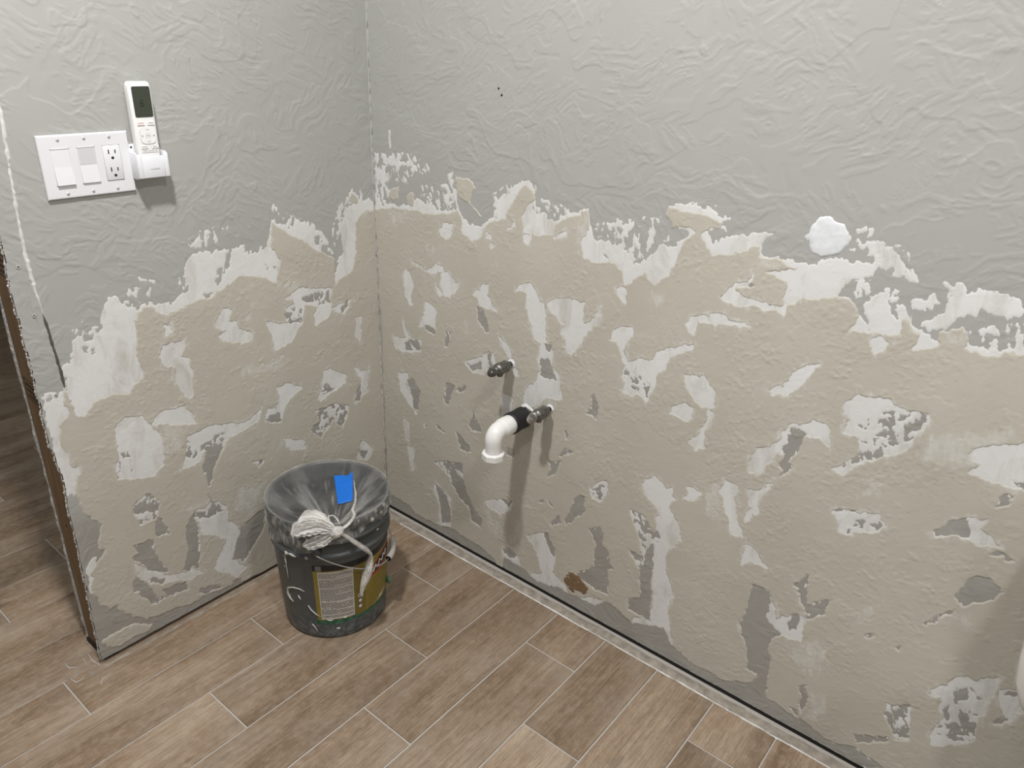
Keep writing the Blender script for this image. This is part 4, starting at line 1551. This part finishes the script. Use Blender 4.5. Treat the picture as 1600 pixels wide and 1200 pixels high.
for zc, m in ((.120, 'white_print'), (.103, 'print_grey'), (.085, 'red_logo')):
    pts = [(-101 + 2.5 * math.cos(t), zc + .0065 * math.sin(t)) for t in [2 * math.pi * k / 16 for k in range(16)]]
    mesh('icon', *cyl_poly(pts, .0014), M['print_grey' if m == 'red_logo' else m], lab)
    pts = [(-101 + 1.7 * math.cos(t), zc + .0045 * math.sin(t)) for t in [2 * math.pi * k / 16 for k in range(16)]]
    mesh('icon', *cyl_poly(pts, .0017), M['white_print' if m != 'white_print' else 'olive'], lab)
# red and black emblem, slanted
mb = MB(); mb2 = MB(); mb3 = MB()
n = 16
for k in range(n):
    a0, a1 = -92 + 44 * k / n, -92 + 44 * (k + 1) / n
    t0, t1 = k / n, (k + 1) / n
    def zl(t): return .156 + .012 * t
    def zh(t): return .176 + .040 * min(1, t * 1.6) - .008 * t
    mb.add([cyl_pt(a0, zl(t0), .0012), cyl_pt(a1, zl(t1), .0012), cyl_pt(a1, zh(t1), .0012), cyl_pt(a0, zh(t0), .0012)], [(0, 1, 2, 3)])
    mb2.add([cyl_pt(a0, zl(t0) + .008, .0015), cyl_pt(a1, zl(t1) + .008, .0015), cyl_pt(a1, zh(t1) - .005, .0015), cyl_pt(a0, zh(t0) - .003, .0015)], [(0, 1, 2, 3)])
em = mb.build('emblem', M['red_logo'], lab)
mb2.build('emblem_ground', M['black_print'], lab)
pts = [cyl_pt(-89 + 30 * t, .172 + .022 * t + .006 * math.sin(t * 26), .0018) for t in [k / 40 for k in range(41)]]
v, f = tube_data(pts, .0012, 5)
mesh('emblem_script', v, f, M['white_print'], lab)
for k in range(4):
    mb3.add(*cyl_rect('', -86 + 2 * k, -52, .141 - .017 * k, .1425 - .017 * k, .0011, None, None, .020, build=False))
mb3.build('label_stripe', M['olive'], lab)
# green paint smear under the label
v, f = [], []
n = 60
for k in range(n + 1):
    a = -150 + 95 * k / n
    top = .062 + .002 * math.sin(k)
    bot = .040 + .012 * float(fbm(np.array([k / 3.0]), np.array([.3]), 5, 2)[0]) + .008 * (k / n)
    v += [cyl_pt(a, bot, .0009), cyl_pt(a, top, .0009)]
for k in range(n):
    f.append((2 * k, 2 * k + 2, 2 * k + 3, 2 * k + 1))
o = mesh('green_smear', v, f, M['green'], bk)
o['label'] = 'smear of green paint under the label'
v, f = lathe_data([(.0001, .0), (.010, .001), (.014, .006), (.012, .011), (.0001, .013)], 16, (0, 0, 0), 'X')
c0 = cyl_pt(-52, .082, .002)
v = [(a * .5 + c0[0] + .003, b_ * .8 + c0[1], c * .9 + c0[2]) for a, b_, c in v]
mesh('green_blob', v, f, simple('pale_green_blob', (.12, .25, .17, 1), .6, bump=.5), bk, True)


def drip(pts, r, flat=.35):
    P = [cyl_pt(a, z, .0010) for a, z in pts]
    v, f = tube_data(P, [q * .7 for q in r], 8, .5)
    return mesh('paint_drip', v, f, M['drip'], bk, True)


drip([(-177.5, .240), (-177.5, .228), (-177.4, .212), (-177.6, .19), (-177.6, .172)], [.003, .0062, .0025, .0022, .003])
drip([(178, .243), (-178.5, .238), (-175, .241)], [.002, .0036, .002])
drip([(-158, .147), (-164, .151), (-172, .148), (179, .136), (177.5, .118), (-179.5, .104), (-175, .098)], [.001, .0022, .0035, .0055, .006, .0035, .001])
drip([(-167, .128), (-165, .122), (-164, .116)], [.0016, .0034, .002])
drip([(-156, .105), (-153, .092), (-148, .080), (-143, .072)], [.0018, .0034, .0028, .001])
drip([(-154, .045), (-152, .040), (-149, .026), (-148, .018)], [.0015, .003, .0018, .001])
drip([(-128, .034), (-126, .032), (-124, .034)], [.002, .0042, .002])
drip([(-137, .063), (-134, .061), (-131, .062)], [.002, .003, .002])
drip([(-121, .066), (-118, .064), (-116, .067)], [.002, .0042, .002])
drip([(179.5, .205), (179.5, .200)], [.0015, .0018])
drip([(-81, .066), (-70, .072), (-60, .080)], [.0012, .0018, .0012])
# drips on the collars
for (a, z, r, w) in ((-171, .2595, .1488, 5), (-165, .2590, .1488, 9), (-150, .2590, .1486, 3), (-172, .2555, .1488, 3), (-76, .285, .1425, 4), (-140, .27, .1425, 3)):
    P = [(r * math.cos(math.radians(a + w * (t - .5))), r * math.sin(math.radians(a + w * (t - .5))), z + .002 * math.sin(t * 5)) for t in (0, .3, .6, 1)]
    v, f = tube_data(P, [.001, .0024, .0028, .001], 8)
    mesh('paint_drip', v, f, M['drip'], bk, True)
# bail ears and handle
ea = math.radians(-140)
e1 = Vector((math.cos(ea), math.sin(ea), 0))
e2 = Vector((-math.sin(ea), math.cos(ea), 0))
ZE = .276
for s in (1, -1):
    P = [e1 * s * .141 + Vector((0, 0, ZE)), e1 * s * .1545 + Vector((0, 0, ZE))]
    v, f = tube_data([tuple(q) for q in P], [.010, .009], 18)
    mesh('bail_ear', v, f, M['bucket'], bk, True)
beta = math.radians(33)
pts = []
for k in range(49):
    th = math.pi * k / 48
    q = e1 * math.cos(th) * .158 + e2 * math.sin(th) * math.cos(beta) * .182 + Vector((0, 0, ZE - .182 * math.sin(th) * math.sin(beta)))
    pts.append(tuple(q))
v, f = tube_data(pts, .0016, 8)
h = mesh('bail_handle', v, f, M['wire'], bk, True)
v, f = tube_data(pts[20:29], .0080, 16, cap=False)
o = mesh('grip', v, f, M['grip'], h, True)
v, f = tube_data(pts[20:29], .0060, 16, cap=False)
mesh('grip_core', v, f, M['dark'], o, True)

# ------------------------------------------------------------------ clear bag stretched over the pail
bg = thing('plastic_bag', 'clear plastic bag stretched over the pail and knotted in front', 'plastic bag', (BX, BY, .3512))
KX, KY = -.492 - BX, -.386 - BY


def film_z(x, y):
    r = math.hypot(x, y) / .1495
    sag = .009 * (1 - min(1, r) ** 2)
    dx, dy = x - KX, y - KY
    d = math.hypot(dx, dy)
    a = math.atan2(dy, dx)
    rip = .0022 * math.sin(a * 26 + 3 * math.sin(a * 5)) * math.exp(-d / .11) * min(1, d / .02)
    rip += .0012 * math.sin(a * 47 + 1.0) * math.exp(-d / .16)
    return .0026 - sag + rip * (1 - r ** 6) * (1 if r < 1 else 0)


nr, na = 60, 220
v, f = [(0, 0, film_z(0, 0))], []
for i in range(1, nr + 1):
    r = .1505 * i / nr
    for k in range(na):
        a = 2 * math.pi * k / na
        x, y = r * math.cos(a), r * math.sin(a)
        v.append((x, y, film_z(x, y)))
for k in range(na):
    f.append((0, 1 + k, 1 + (k + 1) % na))
for i in range(nr - 1):
    for k in range(na):
        b0 = 1 + i * na
        f.append((b0 + k, b0 + na + k, b0 + na + (k + 1) % na, b0 + (k + 1) % na))
def fold_attr(o_, fn):
    at = o_.data.attributes.new('pale', 'FLOAT', 'POINT')
    at.data.foreach_set('value', [float(fn(q.co.x, q.co.y, q.co.z)) for q in o_.data.vertices])


def radial_fold(x, y, z):
    dx, dy = x - KX, y - KY
    d, a = math.hypot(dx, dy), math.atan2(dy, dx)
    k_ = float(fbm(np.array([a * 9.0 + 40 + d * 3]), np.array([d * 9]), 77, 3)[0])
    k2 = float(fbm(np.array([a * 26.0 + 80]), np.array([d * 14]), 79, 2)[0])
    return .22 * max(0, k_ - .50) / .2 * math.exp(-d / .20) + .30 * max(0, k2 - .60) / .2 * math.exp(-d / .14) + .25 * math.exp(-d / .02)


o = mesh('film', v, f, M['film'], bg, True)
fold_attr(o, radial_fold)
o['label'] = 'taut clear film over the mouth of the pail'
# film folded down outside the rim
v, f = [], []
rows_ = 16
for i in range(rows_ + 1):
    t = i / rows_
    for k in range(na + 1):
        a = 2 * math.pi * k / na
        ad = math.degrees(a)
        drop = .052 + .022 * math.sin(a * 2 + 1) + .008 * math.sin(a * 9)
        z = .0022 - drop * t
        r = .1512 + .0016 * math.sin(a * 31 + t * 4) + .0022 * t + .0012 * math.sin(a * 13 - t * 6) + .0009 * math.sin(t * 11 + a * 5)
        v.append((r * math.cos(a), r * math.sin(a), z))
for i in range(rows_):
    for k in range(na):
        b0 = i * (na + 1)
        f.append((b0 + k, b0 + na + 1 + k, b0 + na + 2 + k, b0 + k + 1))
o = mesh('skirt', v, f, M['film'], bg, True)
fold_attr(o, lambda x, y, z: .22 * max(0, float(fbm(np.array([math.atan2(y, x) * 30 + 100]), np.array([z * 60 + 9]), 91, 2)[0]) - .5) / .2)
o['label'] = 'loose edge of the film hanging outside the rim'


def crumple(name, c, rad, mat, parent, seed, sub=5, amp=.35, fold=None):
    bm = bmesh.new()
    bmesh.ops.create_icosphere(bm, subdivisions=sub, radius=1.0)
    rs = np.random.RandomState(seed)
    dirs = [Vector(rs.normal(size=3)).normalized() for _ in range(12)]
    ph = rs.uniform(0, 6, 12)
    for v_ in bm.verts:
        q = v_.co.normalized()
        s = 0
        for i, d in enumerate(dirs):
            s += abs(math.sin(q.dot(d) * (4 + i * 1.3) + ph[i])) / (2 + i * .35)
        k = 1 + amp * (s - 1.6)
        v_.co = Vector((q.x * rad[0] * k, q.y * rad[1] * k, q.z * rad[2] * k))
    me = bpy.data.meshes.new(name)
    bm.to_mesh(me)
    bm.free()
    me.shade_smooth()
    me.materials.append(mat)
    o = bpy.data.objects.new(name, me)
    o.location = c
    COL.objects.link(o)
    o.parent = parent
    return o


def fold_sheet(name, path, widths, side, mat, seed, n=46, m=26, ruf=.0032, cup=.55):
    '''pleated strip of film: runs along path, ruffled across its width'''
    P = np.array(path, float)
    d = np.r_[0, np.cumsum(np.linalg.norm(np.diff(P, axis=0), axis=1))]
    s = np.linspace(0, d[-1], n)
    C_ = np.stack([np.interp(s, d, P[:, q]) for q in range(3)], 1)
    for _ in range(4):
        C_[1:-1] = (C_[:-2] + 2 * C_[1:-1] + C_[2:]) / 4
    wd = np.interp(s, d, widths)
    sd = np.array(side, float)
    sd /= np.linalg.norm(sd)
    rs = np.random.RandomState(seed)
    ph = rs.uniform(0, 6, 4)
    v, f = [], []
    for i in range(n):
        t = C_[min(i + 1, n - 1)] - C_[max(i - 1, 0)]
        t /= np.linalg.norm(t) + 1e-9
        a = sd - t * (sd @ t)
        a /= np.linalg.norm(a) + 1e-9
        nn = np.cross(t, a)
        for k in range(m):
            x = k / (m - 1) * 2 - 1
            z = ruf * min(1, wd[i] / .008) * (math.sin(x * 9 + ph[0] + i * .05) + .6 * math.sin(x * 17 + ph[1] - i * .08) + .4 * math.sin(x * 5 + i * .35 + ph[2]))
            z -= cup * wd[i] * x * x
            v.append(tuple(C_[i] + a * x * wd[i] * (1 + .08 * math.sin(i * .8 + ph[3])) + nn * z))
    for i in range(n - 1):
        for k in range(m - 1):
            f.append((i * m + k, i * m + k + 1, i * m + m + k + 1, i * m + m + k))
    return v, f


def loc(q):
    return (q[0] - BX, q[1] - BY, q[2] - .3512)


mb = MB()
K0 = (-.489, -.388, .352)
for i, (pth, w, sd) in enumerate((
        ([K0, (-.500, -.368, .358), (-.514, -.349, .362), (-.531, -.331, .358), (-.545, -.318, .346), (-.552, -.314, .334)], (.004, .012, .019, .021, .017, .008), (.5, .6, .6)),
        ([K0, (-.495, -.362, .360), (-.501, -.340, .366), (-.515, -.322, .366), (-.530, -.310, .358)], (.004, .010, .017, .016, .006), (.8, .6, .1)),
        ([K0, (-.502, -.372, .356), (-.520, -.352, .362), (-.538, -.330, .352), (-.550, -.318, .336)], (.004, .009, .016, .015, .006), (.2, .3, 1)),
        ([K0, (-.493, -.358, .362), (-.499, -.330, .368), (-.508, -.308, .362)], (.004, .010, .014, .008), (1, .3, .3)))):
    v, f = fold_sheet('', [loc(q) for q in pth], w, sd, None, 3 + i)
    mb.add(v, f)
o = mb.build('gathered_bunch', M['film_bunch'], bg, True)
o['label'] = 'whitish bunch of gathered pleated film'
mb = MB()
for i, (pth, w, sd) in enumerate((
        ([K0, (-.503, -.378, .340), (-.520, -.362, .326), (-.535, -.345, .318), (-.543, -.335, .315)], (.004, .010, .015, .012, .003), (.3, .3, 1)),
        ([K0, (-.500, -.385, .342), (-.512, -.373, .330), (-.526, -.360, .323)], (.004, .008, .012, .004), (.1, .5, 1)))):
    v, f = fold_sheet('', [loc(q) for q in pth], w, sd, None, 23 + i)
    mb.add(v, f)
o = mb.build('trailing_fold', M['film_strand'], bg, True)
o['label'] = 'thinner translucent fold under the bunch'
crumple('knot', (-.488 - BX, -.392 - BY, -.001), (.0125, .0095, .011), M['film_bunch'], bg, 9, 4, .3)
TAIL = [(-.486, -.392, .349), (-.470, -.397, .332), (-.455, -.400, .312), (-.438, -.404, .291), (-.424, -.406, .274), (-.412, -.407, .258),
        (-.407, -.407, .245), (-.410, -.406, .228), (-.416, -.405, .208), (-.424, -.403, .190), (-.431, -.401, .172), (-.436, -.399, .152), (-.437, -.399, .140)]
v, f = tube_data([(x - BX, y - BY, z - .3512) for x, y, z in TAIL], [.006, .0075, .009, .010, .010, .008, .006, .011, .014, .0135, .010, .006, .0065], 20, .5)
v = [Vector(q) for q in v]
for i in range(len(TAIL)):
    c_ = sum((v[i * 20 + k] for k in range(20)), Vector()) / 20
    for k in range(20):
        v[i * 20 + k] = c_ + (v[i * 20 + k] - c_) * (1 + .22 * math.sin(k * 2.1 + i * .35))
o = mesh('tail', v, f, M['film_strand'], bg, True)
o['label'] = 'twisted whitish tail of film hanging down the pail'
SP = [(-.486, -.390, .353), (-.470, -.396, .355), (-.455, -.393, .356), (-.437, -.384, .3555), (-.423, -.374, .3545), (-.410, -.350, .350), (-.378, -.322, .345), (-.35, -.29, .341), (-.330, -.262, .339), (-.312, -.238, .341)]
v, f = tube_data([(x - BX, y - BY, z - .3512) for x, y, z in SP], [.005, .0045, .0045, .004, .004, .0035, .003, .0026, .002, .001], 10, .6)
mesh('strand', v, f, M['film_strand'], bg, True)
LP = [(-.490, -.380, .357), (-.489, -.366, .366), (-.480, -.352, .370), (-.468, -.353, .366), (-.466, -.366, .360), (-.472, -.380, .356)]
v, f = tube_data([(x - BX, y - BY, z - .3512) for x, y, z in LP], .0018, 8)
mesh('loop', v, f, M['film_strand'], bg, True)

# ------------------------------------------------------------------ blue tape on the film
tp_px = [(-.341, -.196), (-.3225, -.2135), (-.3185, -.2225), (-.2975, -.2155), (-.3065, -.2280), (-.3830, -.3190), (-.4160, -.3040)]
tape = thing('masking_tape', 'torn piece of blue masking tape stuck on the clear bag', 'tape', (-.36, -.25, .345))
bm = bmesh.new()
vs = [bm.verts.new((x, y, 0)) for x, y in tp_px]
fc = bm.faces.new(vs)
bmesh.ops.triangulate(bm, faces=[fc])
bmesh.ops.subdivide_edges(bm, edges=bm.edges[:], cuts=7, use_grid_fill=True)
bmesh.ops.subdivide_edges(bm, edges=bm.edges[:], cuts=1, use_grid_fill=True)
top = []
for q in bm.verts:
    q.co.z = .3512 + film_z(q.co.x - BX, q.co.y - BY) + .0026
    q.co.x += .36
    q.co.y += .25
    q.co.z -= .345
me = bpy.data.meshes.new('strip')
bm.to_mesh(me)
bm.free()
me.materials.append(M['blue_tape'])
o = bpy.data.objects.new('strip', me)
COL.objects.link(o)
o.parent = tape
md = o.modifiers.new('thick', 'SOLIDIFY')
md.thickness = .0003
me.shade_smooth()

# ------------------------------------------------------------------ toilet at the right edge, mostly out of frame
TY = -1.840
tl = thing('toilet', 'white ceramic toilet tank edge showing at the right border', 'toilet', (0, TY, 0))


def sec(z, xb, xf, hw, r=.05, n=8):
    cx, w = (xb + xf) / 2, (xb - xf) / 2
    r = min(r, w * .95, hw * .95)
    return [(cx + a, b_, z) for a, b_ in rrect(w, hw, r, n)]


loft('tank', [sec(.405, -.05, -.13, .085, .04), sec(.412, -.035, -.16, .13, .05), sec(.43, -.025, -.185, .165, .06), sec(.46, -.02, -.20, .190, .06), sec(.50, -.018, -.208, .2035, .06),
              sec(.55, -.016, -.211, .209, .055), sec(.70, -.014, -.215, .212, .05), sec(.735, -.014, -.215, .212, .05)], M['ceramic'], tl)
loft('tank_lid', [sec(.735, -.008, -.222, .220, .05), sec(.742, -.006, -.226, .223, .05), sec(.758, -.006, -.226, .223, .05), sec(.765, -.012, -.218, .216, .05)], M['ceramic'], tl)


def egg(z, s, x0=-.20, L=.46, hw=.18, n=40):
    out = []
    for k in range(n):
        a = 2 * math.pi * k / n
        x = math.cos(a)
        out.append((x0 - L / 2 + x * L / 2 * s, math.sin(a) * hw * s * (1 - .12 * (-x) * .5), z))
    return out


loft('bowl', [egg(.0, .55, -.16, .42, .16), egg(.02, .55, -.16, .42, .16), egg(.16, .50, -.16, .44, .15), egg(.28, .75), egg(.36, .95), egg(.395, 1.0), egg(.40, .98)], M['ceramic'], tl)
loft('seat', [egg(.402, 1.0), egg(.408, 1.02), egg(.418, 1.02), egg(.422, 1.0)], M['ceramic'], tl)
loft('lid', [egg(.424, 1.0), egg(.430, 1.02), egg(.438, 1.02), egg(.446, .95)], M['ceramic'], tl)
loft('foot', [sec(0, -.03, -.30, .10, .05), sec(.20, -.03, -.28, .095, .05), sec(.40, -.04, -.25, .13, .06)], M['ceramic'], tl)
v, f = tube_data([(-.214, .16, .69), (-.232, .16, .69)], .007, 14)
hq = mesh('flush_lever', v, f, M['chrome'], tl, True)
v, f = tube_data([(-.230, .165, .69), (-.232, .10, .682)], [.006, .005], 12)
mesh('lever_arm', v, f, M['chrome'], hq, True)
